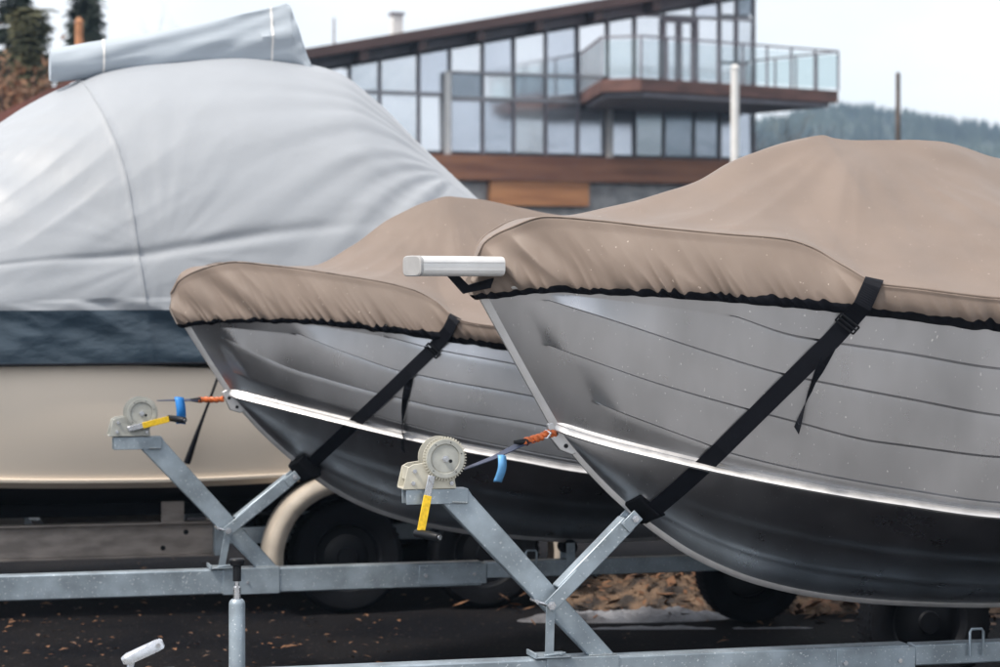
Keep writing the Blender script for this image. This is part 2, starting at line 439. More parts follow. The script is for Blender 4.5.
def make_cover(F, H, spec, label, group):
    """loft: hem -> shoulder -> ridge, mirrored"""
    g = H.g
    tip = spec['tip']
    def gp(t):  # gunwale pushed out
        p = H.P(g, t); n = H.nrm(g, t)
        return p+n*.042
    # shoulder curve
    a0, z0 = F.solve(*spec['sh'][0], 0)
    sw = spec['swid']
    A, Z = [], []
    for i, (x, y) in enumerate(spec['sh']):
        a = F.solve(x, y, 0)[0]
        for _ in range(60):
            b = g[1](a+spec['shback'])*sw; a2, z = F.solve(x, y, b); a = .5*a+.5*a2
        A.append(a); Z.append(z)
    for q in spec['shext']: A.append(q[0]); Z.append(q[1])
    shz = pchip(A, Z); sha0 = A[0]
    A, Z = [], []
    for (x, y) in spec['ridge']:
        a, z = F.solve(x, y, spec['rb']); A.append(a); Z.append(z)
    for q in spec['rext']: A.append(q[0]); Z.append(q[1])
    rz = pchip(A, Z); ra0 = A[0]
    NT = 1000; NV1 = 58; NV2 = 46
    seed = spec['seed']
    cols = []
    arc = 0; last = None
    for i in range(NT):
        t = (i/(NT-1))
        hp = gp(t); a = hp.x
        aa = sha0+(H.aend-sha0)*t**1.6
        sp = Vector((aa, g[1](aa+spec['shback'])*sw-.012*sst(0, .1, t)-.095*sst(0, .1, t)*(1-sst(.05, .16, shz(aa)-g[2](aa))), max(shz(aa), g[2](aa)+.045)))
        ar = ra0+(H.aend-ra0)*t**1.6
        rp = Vector((ar, 0, max(rz(ar), sp.z+.005)))
        if last is not None: arc += (hp-last).length
        last = hp
        n = H.nrm(g, t)
        hem = hp+Vector((0, 0, -.035))
        col = []
        hgt = sp.z-hem.z
        for j in range(NV1):
            v = j/(NV1-1)
            p = hem.lerp(sp, v)
            d = v*hgt
            # panel belly
            p = p+n*(.010*math.sin(PI*min(1, v*1.15))*sst(0, .10, hgt)-.030*math.exp(-d/.016))
            # gathers
            q = arc*1.0+d*.55
            sc = spec['gscale']
            amp = .022*math.exp(-d/.050)*(.55+.9*max(0, nz(arc*1.7+seed, 3.1)))*sst(0.0, .010, d+.004)
            r = .6*nz(q*sc*13, d*4, seed)+.9*(.5-abs(nz(q*sc*24, d*5, seed+9))*2.2)
            r2 = 1-abs(nz(q*sc*9+seed*3, d*2.2, 4.4))*2.4
            p = p+n*(amp*(r*1.5)+.009*r2*math.exp(-d/.11)*sst(.05, .3, hgt+.1))
            # long soft folds climbing
            q2 = arc+d*1.1
            p = p+n*(.009*nz(q2*6.5, d*1.6, seed+2)*sst(0, .12, hgt)*(1-v*.5))
            bw_ = 1-sst(.12, .26, t)
            p = p+n*(bw_*.013*(.6-abs(nz(q2*7.5+seed, d*1.2, 5.5))*2.6)*math.sin(PI*min(1, v*1.0)))
            # scalloped hem
            if j == 0: pass
            p = p+Vector((0, 0, .006*nz(arc*22, seed)+.004*nz(arc*9, seed+5)))*(1-v)
            col.append(p)
        for j in range(1, NV2):
            v = j/(NV2-1)
            e = spec['sag']
            p = sp.lerp(rp, v)
            W = abs(sp.y)
            zz = (rp.z-sp.z)
            prof = v+(-e)*math.sin(PI*v)*.5
            # near shoulder rounded
            p.z = sp.z+zz*prof-.004*math.sin(PI*min(1, v*4))*sst(.02, .2, W)
            am = sst(0, .25, v)*sst(0, .3, W)
            p.z += am*(.020*nz(p.x*1.3+p.y*2.1, p.y*.8-p.x*.5, seed+1)+.010*nz(p.x*3.2-p.y*4.0, p.y*1.2, seed+6))
            pk = spec['peak']; th = math.atan2(p.y, p.x-pk+.001); rr = math.hypot(p.y, p.x-pk)
            p.z += .012*(.5-abs(nz(th*3.2+seed, rr*.6, 2.2))*2.4)*sst(.1, .4, rr)*math.exp(-rr*.9)*am
            p.z += .0035*nz(p.x*9+p.y*5, p.y*9, seed+3)*am
            # radiating tension creases from the strap anchor
            for (ca, cb, ang) in spec['creases']:
                dx, dy = p.x-ca, p.y-cb; rr = math.hypot(dx, dy)
                if rr < 1.1:
                    th = math.atan2(dy, dx)
                    p.z += .007*math.sin(th*9+ang)*sst(0, .15, rr)*(1-rr/1.1)
            col.append(p)
        cols.append(col)
    # smooth transition at shoulder: few relaxations across rows near shoulder
    nv = len(cols[0])
    for it in range(1):
        for col in cols:
            c2 = [p.copy() for p in col]
            for j in range(NV1-9, NV1+6):
                c2[j] = col[j]*.4+(col[j-1]+col[j+1])*.3
            col[:] = c2
    HB = 0
    # black trim = bottom strip of fixed height (.028)
    trim_rows, body_rows = [], []
    cut = 14
    res = []
    for i, col in enumerate(cols):
        hem, s_ = col[0], col[NV1-1]
        res.append(col)
    # re-parameterise the side part so that the first `cut` rows cover ~3 cm
    newcols = []; newt = [k/(NT-1) for k in range(NT)]
    for col in cols:
        side = col[:NV1]; L = [0]
        for j in range(1, NV1): L.append(L[-1]+(side[j]-side[j-1]).length)
        tot = L[-1]; targ = []
        tw = min(.028+.005*nz(newt[len(newcols)]**1.6*90, seed)+.003*nz(newt[len(newcols)]**1.6*260, seed)+.024*sst(.12, .5, newt[len(newcols)]), tot*.62)
        for j in range(cut): targ.append(tw*j/(cut-1))
        for j in range(1, NV1-cut+1): targ.append(tw+(tot-tw)*j/(NV1-cut))
        out = []; jj = 0
        for x in targ:
            while jj < NV1-2 and L[jj+1] < x: jj += 1
            u = (x-L[jj])/max(1e-9, L[jj+1]-L[jj]); out.append(side[jj].lerp(side[jj+1], min(1, u)))
        newcols.append(out+col[NV1:])
    cols = newcols
    rows = [[c[j] for c in cols] for j in range(nv)]
    full = rows[cut-1:]+[[Vector((p.x, -p.y, p.z)) for p in r] for r in rows[cut-1:-1][::-1]]
    mb = MB().grid(full)
    # nose: close the small gap at the front
    fr = [r[0] for r in full]; n = len(mb.v); mb.v += [tuple(p) for p in fr]; mb.f.append(tuple(range(n, n+len(fr))))
    bk = [r[-1] for r in full]; n = len(mb.v); mb.v += [tuple(p) for p in bk]; mb.f.append(tuple(range(n, n+len(bk)))[::-1])
    o = mb.build('boat_cover', M['cover'], smooth=60, recalc=False, F=F)
    tag(o, label, 'boat cover', group)
    bv = BVHTree.FromPolygons([Vector(v) for v in mb.v], mb.f)
    tr = []
    for j in range(cut): tr.append([p for p in rows[j]])
    tb = MB().grid(tr); tb.grid([[Vector((p.x, -p.y, p.z)) for p in r] for r in tr[::-1]])
    # inward return of the hem
    inn = [[p for p in rows[0]], [Vector((p.x, p.y*.97+0, p.z-.004)) for p in rows[0]]]
    tb.each('hem_trim', M['trim'], o, smooth=60, recalc=False)
    sh = [c[NV1-1]+Vector((0, -.001, .002)) for c in cols[8::3]]
    m = MB(); m.tube(sh, .0032, 6, cap=False); m.tube([Vector((p.x, -p.y, p.z)) for p in sh], .0032, 6, cap=False)
    m.each('seam', M['cover'], o, smooth=60)
    return o, bv

YAW = 15.0
F1 = Frame(-.133, 8.0, YAW)
D2 = 10.6
F2 = Frame((155-HX)/FP*D2, D2, YAW)

spec1 = dict(aend=5.0,
    gun=[(478, 289), (560, 283), (640, 286), (720, 291), (800, 298), (850, 303), (900, 308), (1000, 320)], gB=(.98, 2.5, 2.2), gext=[(3.2, 1.60), (5.0, 1.56)],
    chine=[(555, 428), (600, 442), (660, 457), (735, 474), (830, 492), (900, 503), (1000, 516)], cB=(.85, 2.65, 2.0), cext=[(3.5, .93), (5.0, .92)],
    keel=[(555, 428), (590, 470), (622, 502), (660, 533), (700, 558), (760, 582), (830, 596), (900, 602), (1000, 604)], kext=[(3.0, .60), (5.0, .60)],
    strakes=[[(735, 316), (800, 334), (900, 352), (1000, 368)],
             [(550, 300), (640, 327), (700, 349), (780, 372), (860, 388), (1000, 413)],
             [(550, 345), (660, 382), (796, 421), (878, 440), (1000, 457)],
             [(600, 404), (700, 440), (735, 452), (870, 482), (1000, 502)]],
    amp=.018,
    eye=[(548, 424), (555, 421), (578, 438), (580, 452), (572, 455), (560, 450), (549, 436)], eyeholes=[(556, 434), (566, 446)])
spec2 = dict(aend=4.6,
    gun=[(183, 320), (230, 315), (290, 315), (340, 319), (400, 326), (445, 333), (500, 341), (560, 350)], gB=(.92, 2.3, 2.2), gext=[(3.2, 1.44), (4.6, 1.42)],
    chine=[(230, 394), (270, 404), (330, 419), (400, 436), (460, 449), (520, 460), (590, 472)], cB=(.86, 2.25, 2.15), cext=[(3.2, .86), (4.6, .85)],
    keel=[(230, 394), (262, 430), (300, 464), (335, 490), (385, 513), (440, 527), (500, 535), (600, 540)], kext=[(3.0, .58), (4.6, .58)],
    strakes=[[(394, 338), (437, 349), (516, 364)],
             [(300, 334), (350, 353), (408, 371), (520, 393)],
             [(226, 338), (300, 370), (390, 394), (440, 406), (520, 420)],
             [(237, 373), (300, 393), (375, 415), (440, 431), (530, 450)]],
    amp=.018,
    eye=[(222, 392), (230, 388), (246, 402), (246, 411), (240, 413), (230, 410)], eyeholes=[(229, 398), (237, 407)])

boat1 = empty('aluminium_boat', F1, 'nearest bare aluminium boat with a white bar sticking out at its bow', 'boat', 'aluminium boats on trailers')
H1 = make_boat(F1, spec1, boat1)
boat2 = empty('aluminium_boat', F2, 'smaller aluminium boat in the middle between cream hulled boat and nearest boat', 'boat', 'aluminium boats on trailers')
H2 = make_boat(F2, spec2, boat2)

cov1 = dict(tip=0, sh=[(474, 262), (484, 243), (510, 228), (545, 217), (600, 221), (660, 228), (720, 234), (785, 240), (815, 250), (840, 268), (862, 284), (900, 289), (1000, 300)],
    swid=.95, shback=.03, shext=[(3.0, 1.66), (5.0, 1.62)], rb=0,
    ridge=[(474, 260), (490, 240), (540, 217), (580, 214), (640, 200), (700, 180), (730, 164), (770, 147), (800, 138), (812, 135), (824, 133), (834, 135), (880, 138), (940, 141), (952, 143), (1000, 159)], rext=[(3.2, 2.10), (5.0, 1.9)],
    seed=3.3, peak=1.45, gscale=1.0, sag=.10, creases=[(2.2, -.9, 0)])
c1, cb1 = make_cover(F1, H1, cov1, 'taupe canvas cover stretched over the nearest aluminium boat', 'taupe boat covers')
cov2 = dict(tip=0, sh=[(170, 294), (180, 280), (205, 268), (234, 262), (268, 265), (340, 275), (412, 290), (434, 302), (452, 320), (500, 328), (560, 336)],
    swid=.95, shback=.03, shext=[(3.0, 1.50), (4.6, 1.48)], rb=0,
    ridge=[(170, 293), (182, 272), (196, 266), (235, 263), (311, 266), (351, 248), (390, 221), (426, 203), (450, 197), (480, 199), (520, 207), (560, 216)], rext=[(3.4, 1.9), (4.6, 1.8)],
    seed=8.1, peak=1.35, gscale=1.0, sag=.22, creases=[(2.0, -.8, 1)])
c2, cb2 = make_cover(F2, H2, cov2, 'taupe canvas cover on the smaller middle aluminium boat', 'taupe boat covers')

# ------------------------------------------------ straps lying on the hulls
def strap(F, H, cb, path, width, label, group, buckle=None, tail=None, n=60):
    P, Nn = [], []
    for i in range(n):
        u = i/(n-1)*(len(path)-1); k = min(int(u), len(path)-2); w = u-k
        x = path[k][0]*(1-w)+path[k+1][0]*w; y = path[k][1]*(1-w)+path[k+1][1]*w
        o, d = F.ray(x, y)
        best = None
        for bv in (H.bvh, cb):
            h = bv.ray_cast(o, d)
            if h[0] is not None and (best is None or h[3] < best[3]): best = h
        if best is None: continue
        nn = best[1]
        if nn.dot(d) > 0: nn = -nn
        P.append(best[0]+nn*.006); Nn.append(nn)
    # relax: a taut strap bridges hollows
    D = [(p-o).length for p in P]
    for it in range(30):
        Q = [p.copy() for p in P]
        for i in range(1, len(P)-1):
            mid = (P[i-1]+P[i+1])/2
            if (mid-P[i]).dot(Nn[i]) > 0: Q[i] = P[i].lerp(mid, .8)
        P = Q
    for it in range(8):
        Nn = [Nn[0]]+[(Nn[i-1]+Nn[i]+Nn[i+1]).normalized() for i in range(1, len(Nn)-1)]+[Nn[-1]]
    o_ = MB().ribbon(P, Nn, width, .0035).build('tie_down_strap', M['web'], smooth=0, F=F)
    tag(o_, label, 'strap', group)
    def at(x, y):
        i = min(range(len(P)), key=lambda i: (F.proj(P[i])[0]-x)**2+(F.proj(P[i])[1]-y)**2); return i
    if buckle:
        i = at(*buckle); d = (P[i+1]-P[i-1]).normalized(); n_ = Nn[i]; sd = d.cross(n_).normalized(); c = P[i]+n_*.010
        m = MB()
        for s_ in (-1, 1): m.tube([c+sd*(width*.62)+d*(.016*s_), c-sd*(width*.62)+d*(.016*s_)], .0032, 8)
        for s_ in (-1, 1): m.tube([c+sd*(width*.62*s_)+d*.016, c+sd*(width*.62*s_)-d*.016], .0032, 8)
        m.tube([c+sd*(width*.62), c-sd*(width*.62)], .0030, 8)
        m.build('buckle', M['black_pl'], o_)
    if tail:
        T, TN = [], []
        for k in range(14):
            u = k/13; x = tail[0][0]*(1-u)+tail[1][0]*u-3*math.sin(PI*u); y = tail[0][1]*(1-u)+tail[1][1]*u
            oo, d = F.ray(x, y); h = H.bvh.ray_cast(oo, d); nn = h[1] if h[1].dot(d) < 0 else -h[1]
            T.append(h[0]+nn*(.012+.02*u)); 
            ang = u*2.2; TN.append((nn*math.cos(ang)+d.cross(Vector((0,0,1)))*math.sin(ang)).normalized())
        MB().ribbon(T, TN, width*.55, .002).build('strap_tail', M['web'], o_, smooth=0)
    return o_
strap(F1, H1, cb1, [(874, 281), (866, 300), (846, 326), (740, 430), (700, 470), (655, 508), (634, 521)], .058,
      'wide black strap crossing the nearest hull from cover edge to bow rest', 'black straps over the aluminium hulls', buckle=(848, 323), tail=((832, 345), (797, 428)))
strap(F2, H2, cb2, [(455, 318), (448, 333), (432, 350), (380, 400), (345, 432), (315, 460), (304, 470)], .055,
      'black strap crossing the middle hull down to its bow rest', 'black straps over the aluminium hulls', buckle=(432, 352), tail=((410, 378), (405, 446)))

# ------------------------------------------------ bow bar on boat 1
def bow_bar():
    c = F1.local((( 496-HX)/FP*7.93, 7.93, ZC-(266.5-HY)/FP*7.93))
    ang = R(31)   # world heading: towards the camera on the left
    dw = Vector((-math.cos(ang), -math.sin(ang), 0))
    d = Vector((dw.x*F1.c+dw.y*F1.s, -dw.x*F1.s+dw.y*F1.c, 0))
    sd = d.cross(Vector((0, 0, 1))).normalized()
    W, Hh, Ln = .120, .066, .32
    prof = []
    for k in range(28):
        t = 2*PI*k/28; cx, cz = math.cos(t), math.sin(t)
        e = .42
        prof.append((math.copysign(abs(cx)**e, cx)*W/2, math.copysign(abs(cz)**(e*1.3), cz)*Hh/2))
    def ring(s, k=1): return [c+d*s+sd*(x*k)+Vector((0, 0, z*k)) for x, z in prof]
    m = MB(); G = [ring(s)+[ring(s)[0]] for s in (0, Ln-.012)]
    m.grid(G); r0 = ring(0); n = len(m.v); m.v += [tuple(p) for p in r0]; m.f.append(tuple(range(n, n+28)))
    # grooves of the extrusion
    o = m.build('bow_bar', M['alu_white'], boat1, smooth=40)
    g = MB()
    for z in (.012, -.012):
        for s_ in (-1, 1):
            g.bar(c+sd*(s_*(W/2+.000))+Vector((0, 0, z))+d*.002, c+sd*(s_*(W/2+.000))+Vector((0, 0, z))+d*(Ln-.014), .003, .004)
    g.each('ridge', M['alu_white'], o)
    e = MB(); G = [ring(Ln-.012, 1.03)+[ring(Ln-.012, 1.03)[0]], ring(Ln-.003, 1.03)+[ring(Ln-.003, 1.03)[0]], ring(Ln, .93)+[ring(Ln, .93)[0]]]
    e.grid(G)
    for q in (ring(Ln-.012, 1.03), ring(Ln, .93)):
        n = len(e.v); e.v += [tuple(p) for p in q]; e.f.append(tuple(range(n, n+28)))
    e.build('end_cap', M['endcap'], o, smooth=40)
    # black bracket and strap that carry it
    b = -.01
    pt = lambda x, y, b=-.03: Vector((lambda q: (q[0], b, q[1]))(F1.solve(x, y, b)))
    k = MB()
    q_ = lambda x, y: F1.solve(x, y, -.06)
    for poly in ([(447, 275), (458, 275), (470, 287), (464, 294)], [(464, 293.5), (469, 286), (497, 277), (516, 271), (520, 283), (500, 286)], [(468, 285), (499, 276), (499, 279), (470, 288)]):
        k.prism([q_(*p) for p in poly], -.070, -.045)
    k.build('bracket', M['web'], boat1, bevel=.002)
    p = MB(); p.bar(pt(474, 279, 0), pt(505, 276, 0), .06, .02); p.build('bracket_plate', M['zinc'], boat1, bevel=.002)
bow_bar()

# ================================================================== TRAILERS
def winch(F, root, px, py, ang, cream, tip_dir=None, grip_dir=(.42, -.9)):
    """px,py: pixel of the lower left corner of the winch base. ang: crank angle"""
    b0 = -.035
    a0, z0 = F.solve(px, py, b0)
    def q(x, z): return (a0+x, z0+z)
    side = [(-.003, 0), (-.003, .008), (.012, .072), (.03, .082), (.085, .09), (.135, .125), (.172, .10), (.185, .055), (.172, .030), (.176, .004), (.176, 0)]
    m = MB(); m.prism([q(*p) for p in side], b0-.004, b0); 
    m.prism([q(*p) for p in side], b0+.085, b0+.089)
    m.box(a0-.003, a0+.176, b0, b0+.085, z0-.001, z0+.005)
    m.box(a0+.012, a0+.016, b0, b0+.085, z0+.030, z0+.075)
    w = m.build('winch', cream, root, bevel=.0015)
    # flange feet
    cx, cz = a0+.136, z0+.100
    # big gear
    g = MB(); T = 46; r0, r1 = .0660, .0735
    ring = []
    for k in range(T):
        for f, r in ((0, r0), (.22, r1), (.5, r1), (.72, r0)):
            t = 2*PI*(k+f)/T; ring.append((cx+r*math.cos(t), cz+r*math.sin(t)))
    g.prism(ring, b0-.016, b0-.008)
    go = g.build('gear', cream, w, smooth=25)
    g2 = MB()
    def disc(r, y0, y1, nn=40): g2.prism([(cx+r*math.cos(2*PI*k/nn), cz+r*math.sin(2*PI*k/nn)) for k in range(nn)], y0, y1)
    n = 48
    G = []
    for k in range(n+1):
        t = 2*PI*k/n; c, s = math.cos(t), math.sin(t)
        G.append([(cx+r*c, y, cz+r*s) for r, y in ((.0640, b0-.0158), (.0635, b0-.0215), (.0500, b0-.0215), (.0470, b0-.0160))])
    g2.grid(G); disc(.0455, b0-.0178, b0-.0163)
    g2.build('gear_web', M['cream_dark'], w, smooth=30)
    h = MB()
    h.tube([(cx, b0-.033, cz), (cx, b0+.1, cz)], .0065, 12); h.tube([(cx, b0-.026, cz), (cx, b0-.0175, cz)], .0115, 6)
    h.tube([(cx, b0+.089, cz), (cx, b0+.098, cz)], .0115, 6)
    for (x, z) in ((.035, .060), (.030, .020), (.160, .018)):
        h.tube([(a0+x, b0-.011, z0+z), (a0+x, b0-.003, z0+z)], .0075, 6); h.tube([(a0+x, b0-.015, z0+z), (a0+x, b0+.092, z0+z)], .004, 8)
    h.each('bolt', M['zinc'], w, smooth=30)
    hh = MB()
    for t in (.3, 1.25, 2.2, 3.9, 5.4): hh.tube([(cx+.057*math.cos(t), b0-.0222, cz+.057*math.sin(t)), (cx+.054*math.cos(t), b0-.0150, cz+.054*math.sin(t))], .0022, 8)
    hh.tube([(cx+.018, b0-.0188, cz-.008), (cx+.018, b0-.0150, cz-.008)], .006, 10)
    hh.each('slot', M['black_pl'], w)
    # drum with flanges and wound webbing
    d = MB()
    for (y0, y1) in ((b0+.004, b0+.008), (b0+.074, b0+.078)):
        d.prism([(cx+.071*math.cos(2*PI*k/40), cz+.071*math.sin(2*PI*k/40)) for k in range(40)], y0, y1)
    d.each('drum_flange', cream, w, smooth=30)
    d = MB(); d.prism([(cx+.048*math.cos(2*PI*k/40), cz+.048*math.sin(2*PI*k/40)) for k in range(40)], b0+.0085, b0+.0735)
    d.build('wound_strap', M['navyweb'], w, smooth=30)
    # crank
    pv = Vector((a0+.086, b0-.024, z0+.034)); u = Vector((math.cos(ang), 0, math.sin(ang)))
    m = MB(); m.bar(pv-u*.012, pv+u*.062, .024, .005, up=(0, 1, 0)); cr = m.build('crank_arm', M['zinc'], w, bevel=.002)
    m = MB(); m.tube([pv+Vector((0, -.012, 0)), pv+Vector((0, .03, 0))], .008, 10); m.build('pinion', M['zinc'], cr if False else w)
    m = MB(); m.bar(pv+u*.055+Vector((0, -.006, 0)), pv+u*.172+Vector((0, -.020, 0)), .027, .007, up=(0, 1, 0)); m.build('yellow_sleeve', M['yellow'], w, bevel=.0015)
    e = pv+u*.182+Vector((0, -.016, 0)); gd = Vector((grip_dir[0], grip_dir[1], -.06)).normalized()
    m = MB(); m.tube([e-gd*.022, e-gd*.018, e+gd*.05, e+gd*.088, e+gd*.092], [.011, .0135, .015, .0135, .010], 16); m.build('grip', M['black_pl'], w, smooth=50)
    m = MB(); m.tube([e+gd*.0915, e+gd*.096], .0085, 14); m.build('grip_end', M['zinc'], w)
    return w

def wheel(root, ca, cb, r, w, side):
    m = MB(); prof = [(r*.60, -w*.40), (r*.72, -w*.5), (r*.90, -w*.52), (r*.975, -w*.44), (r, -w*.30), (r*1.0, w*.30), (r*.975, w*.44), (r*.90, w*.52), (r*.72, w*.5), (r*.60, w*.40), (r*.60, -w*.40)]
    n = 56; G = []
    for k in range(n+1):
        t = 2*PI*k/n; G.append([(ca+q*math.cos(t), cb+y, r+q*math.sin(t)) for q, y in prof])
    m.grid(G)
    for k in range(n):
        t = 2*PI*(k+.5)/n
        for yy in (-.33, -.11, .11, .33):
            c = Vector((ca+r*math.cos(t), cb+w*yy, r+r*math.sin(t))); d = Vector((-math.sin(t), 0, math.cos(t)))
            m.bar(c-d*.006, c+d*.006, w*.16, .003, up=(math.cos(t), 0, math.sin(t)))
    wh = m.build('wheel', M['rubber'], root, smooth=35)
    m = MB(); o = -side
    prof = [(r*.61, .40*o*w*-1), (r*.61, -.44*o*w*-1*-1)]
    G = []
    s = side
    rim = [(r*.62, -w*.42), (r*.62, w*.42)]
    P = [(r*.62, s*w*.44), (r*.58, s*w*.40), (r*.54, s*w*.22), (r*.40, s*w*.20), (r*.30, s*w*.30), (r*.18, s*w*.33), (r*.16, s*w*.42), (0.001, s*w*.43)]
    for k in range(n+1):
        t = 2*PI*k/n; G.append([(ca+q*math.cos(t), cb+y, r+q*math.sin(t)) for q, y in P])
    m.grid(G); m.build('rim', M['black_pl'], wh, smooth=35)
    return wh
def fender(root, ca, cb, r, w, mat, r0, t0=-8, t1=188):
    G = []; n = 40
    for k in range(n+1):
        t = R(t0+(t1-t0)*k/n)
        G.append([(ca+q*math.cos(t), cb+y, r0+q*math.sin(t)) for q, y in ((r-.045, -w/2), (r-.012, -w/2), (r, -w/2+.012), (r+.008, 0), (r, w/2-.012), (r-.012, w/2), (r-.045, w/2))])
    return MB().grid(G).build('fender', mat, root, smooth=50, solid=.003)

def trailer(F, S, label):
    """trailer with one central galvanised beam"""
    root = empty('boat_trailer', F, label, 'boat trailer', 'galvanised boat trailers')
    sv = lambda x, y, b=0: F.solve(x, y, b)
    zt = S['zt']; hb = .11; a_j = S['aj']; a_j2 = S['aj2']
    m = MB(); m.box(S['afront'], a_j2, -.04, .04, zt-hb, zt); m.build('main_beam', M['galv'], root, bevel=.006)
    m = MB(); m.box(a_j, a_j2+.02, -.044, .044, zt-hb+.010, zt-.012+.004); m.build('joint_sleeve', M['galv'], root, bevel=.003)
    m = MB(); m.box(a_j2+.021, 4.3, -.035, .035, zt-.078, zt-.004); m.build('rear_beam', M['galv'], root, bevel=.005)
    # clamp plate under the post
    ac = S['ac']
    m = MB(); m.box(ac-.20, ac+.055, -.0455, .0455, zt-hb-.004, zt+.003); m.build('clamp_sleeve', M['galv'], root, bevel=.003)
    # bolts along the beam
    m = MB()
    for a_ in (a_j+.03, a_j2-.04): m.tube([(a_, -.052, zt-.055), (a_, .05, zt-.055)], .009, 6)
    m.tube([(ac-.09, -.052, zt-.06), (ac-.09, -.04, zt-.06)], .007, 6)
    m.each('bolt', M['zinc'], root)
    m = MB(); ub = a_j+S.get('uo', .55)
    pts = [(ub, -.05, zt-.05), (ub, -.05, zt+.035), (ub+.006, -.05, zt+.045), (ub+.045, -.05, zt+.045), (ub+.051, -.05, zt+.035), (ub+.051, -.05, zt-.05)]
    m.tube(pts, .005, 8); m.build('hook_loop', M['galv'], root)
    # post: open head channel + diagonal
    hx0, hy0, hx1, hy1 = S['head']; a0, z0 = sv(hx0, hy0); a1, z1 = sv(hx1, hy1)
    m = MB(); zh = z0; hh = S['hh']
    m.box(a0, a1, -.034, -.029, zh-hh, zh); m.box(a0, a1, .029, .034, zh-hh, zh); m.box(a0, a1, -.0288, .0288, zh-.005, zh-.0002); m.box(a0+.03, a1, -.0288, .0288, zh-hh+.0002, zh-hh+.005)
    m.build('post_head', M['galv'], root, bevel=.002)
    bx, by = S['foot']; ab, zb = sv(bx, zt and by); ab = ac
    w = S['pw']; top = Vector((a1-.055, 0, zh-.030)); bot = Vector((ac, 0, zt+.004))
    d = (bot-top).normalized(); k = (d.x**2+d.z**2)
    hw = w/2/abs(d.z)
    poly = [(a1-.055-hw+.005, zh-hh+.010), (a1-.085, zh-.006), (a1+.002, zh-.004), (a1+.012, zh-.02), (ac+hw, zt+.002), (ac-hw, zt+.002)]
    m = MB(); m.prism(poly, -.028, .028); m.build('winch_post', M['galv'], root, bevel=.004)
    # weld beads at the post foot and head
    m = MB()
    for (p_, q_) in (((ac-hw-.003, -.030, zt+.005), (ac+hw+.003, -.030, zt+.005)), ((a1-.055, -.036, zh-hh+.006), (a1-.004, -.036, zh-hh+.003))):
        P_, Q_ = Vector(p_), Vector(q_); n_ = 16
        m.tube([P_.lerp(Q_, k/n_) for k in range(n_+1)], [.0032+.0014*(k % 2) for k in range(n_+1)], 6)
    m.each('weld_bead', M['weld'], root)
    # brace towards the bow
    (x0, y0), (x1, y1) = S['brace']
    A0, Z0 = sv(x0, y0, -.03); A1, Z1 = sv(x1, y1, -.03); p0 = Vector((A0, -.028, Z0)); p1 = Vector((A1, -.028, Z1)); dd = (p1-p0).normalized()
    m = MB(); m.bar(p0+dd*.06, p1-dd*.010, .056, .066, up=(0, 1, 0))
    br = m.build('brace', M['galv'], root, bevel=.004)
    m = MB()
    for y in (-.066, .008): m.bar(p0-dd*.012+Vector((0, y+.028, 0)), p0+dd*.145+Vector((0, y+.028, 0)), .046, .005, up=(0, 1, 0))
    m.each('brace_fork', M['galv'], root, bevel=.0015)
    m = MB()
    for y in (-.067, .011): m.bar(p1-dd*.035+Vector((0, y+.028, 0)), p1+dd*.030+Vector((0, y+.028, 0)), .044, .005, up=(0, 1, 0))
    m.each('brace_ear', M['galv'], root, bevel=.0015)
    m = MB()
    m.tube([p0+Vector((0, -.058, 0)), p0+Vector((0, .06, 0))], .0085, 10); m.tube([p0+Vector((0, -.052, 0)), p0+Vector((0, -.043, 0))], .015, 6)
    pe = p1+dd*.012; m.tube([pe+Vector((0, -.060, 0)), pe+Vector((0, .06, 0))], .008, 10); m.tube([pe+Vector((0, -.054, 0)), pe+Vector((0, -.045, 0))], .013, 6)
    pn = p0+Vector((-.045, -.01, .012)); m.tube([pn+Vector((0, -.03, 0)), pn+Vector((0, .05, 0))], .007, 8)
    m.tube([pn+Vector((-.002, -.025, 0)), pn+Vector((.04, -.025, -.012))], .006, 8)
    m.each('brace_bolt', M['zinc'], root)
    # bow rest (rubber V block)
    n = Vector((-dd.z, 0, dd.x))
    c = p1+dd*.052+Vector((0, .028, 0))
    V = []
    for s in (-1, 1):
        m = MB()
    m = MB()
    for s in (-1, 1):
        poly = [(-.050, -.030), (.046, -.030), (.056, .020), (.030, .036), (-.050, .030), (-.072, .010)]
        vs = []
        for t_ in (0, 1):
            off = Vector((0, s*.082*t_, 0))+dd*(.045*t_)
            for (u_, v_) in poly: vs.append(c+n*u_+dd*v_+off)
        m.add(vs, [tuple(range(6)), tuple(range(11, 5, -1))]+[(k, k+6, (k+1) % 6+6, (k+1) % 6) for k in range(6)])
    m.build('bow_rest', M['rubber'], root, bevel=.006)
    # link from brace foot down to the beam
    (x2, y2) = S['link']; A2, _ = sv(x2, y2, -.03); p2 = Vector((A2, -.046, zt+.012))
    m = MB(); m.bar(p0+Vector((.004, -.018, -.002)), p2, .030, .006, up=(0, 1, 0)); m.build('link', M['galv'], root, bevel=.001)
    m = MB(); m.box(A2-.045, A2+.075, -.060, .055, zt+.0045, zt+.010); m.box(A2-.052, A2-.044, -.060, .055, zt+.0045, zt+.022)
    m.tube([(A2+.04, -.05, zt+.012), (A2+.04, -.05, zt+.022)], .009, 6)
    m.tube([(A2-.02, -.052, zt+.013), (A2+.055, -.052, zt+.020)], .005, 8)
    m.build('foot_plate', M['galv'], root, bevel=.0015)
    # winch
    wn = winch(F, root, *S['winch'], S['crank'], S['cream'], grip_dir=S['grip'])
    # winch strap
    P = [Vector((lambda q: (q[0], b, q[1]))(sv(x, y, b))) for x, y, b in S['line']]
    m = MB(); NN = []
    pts = []
    for i in range(len(P)-1):
        for k in range(8): pts.append(P[i].lerp(P[i+1], k/8))
    pts.append(P[-1])
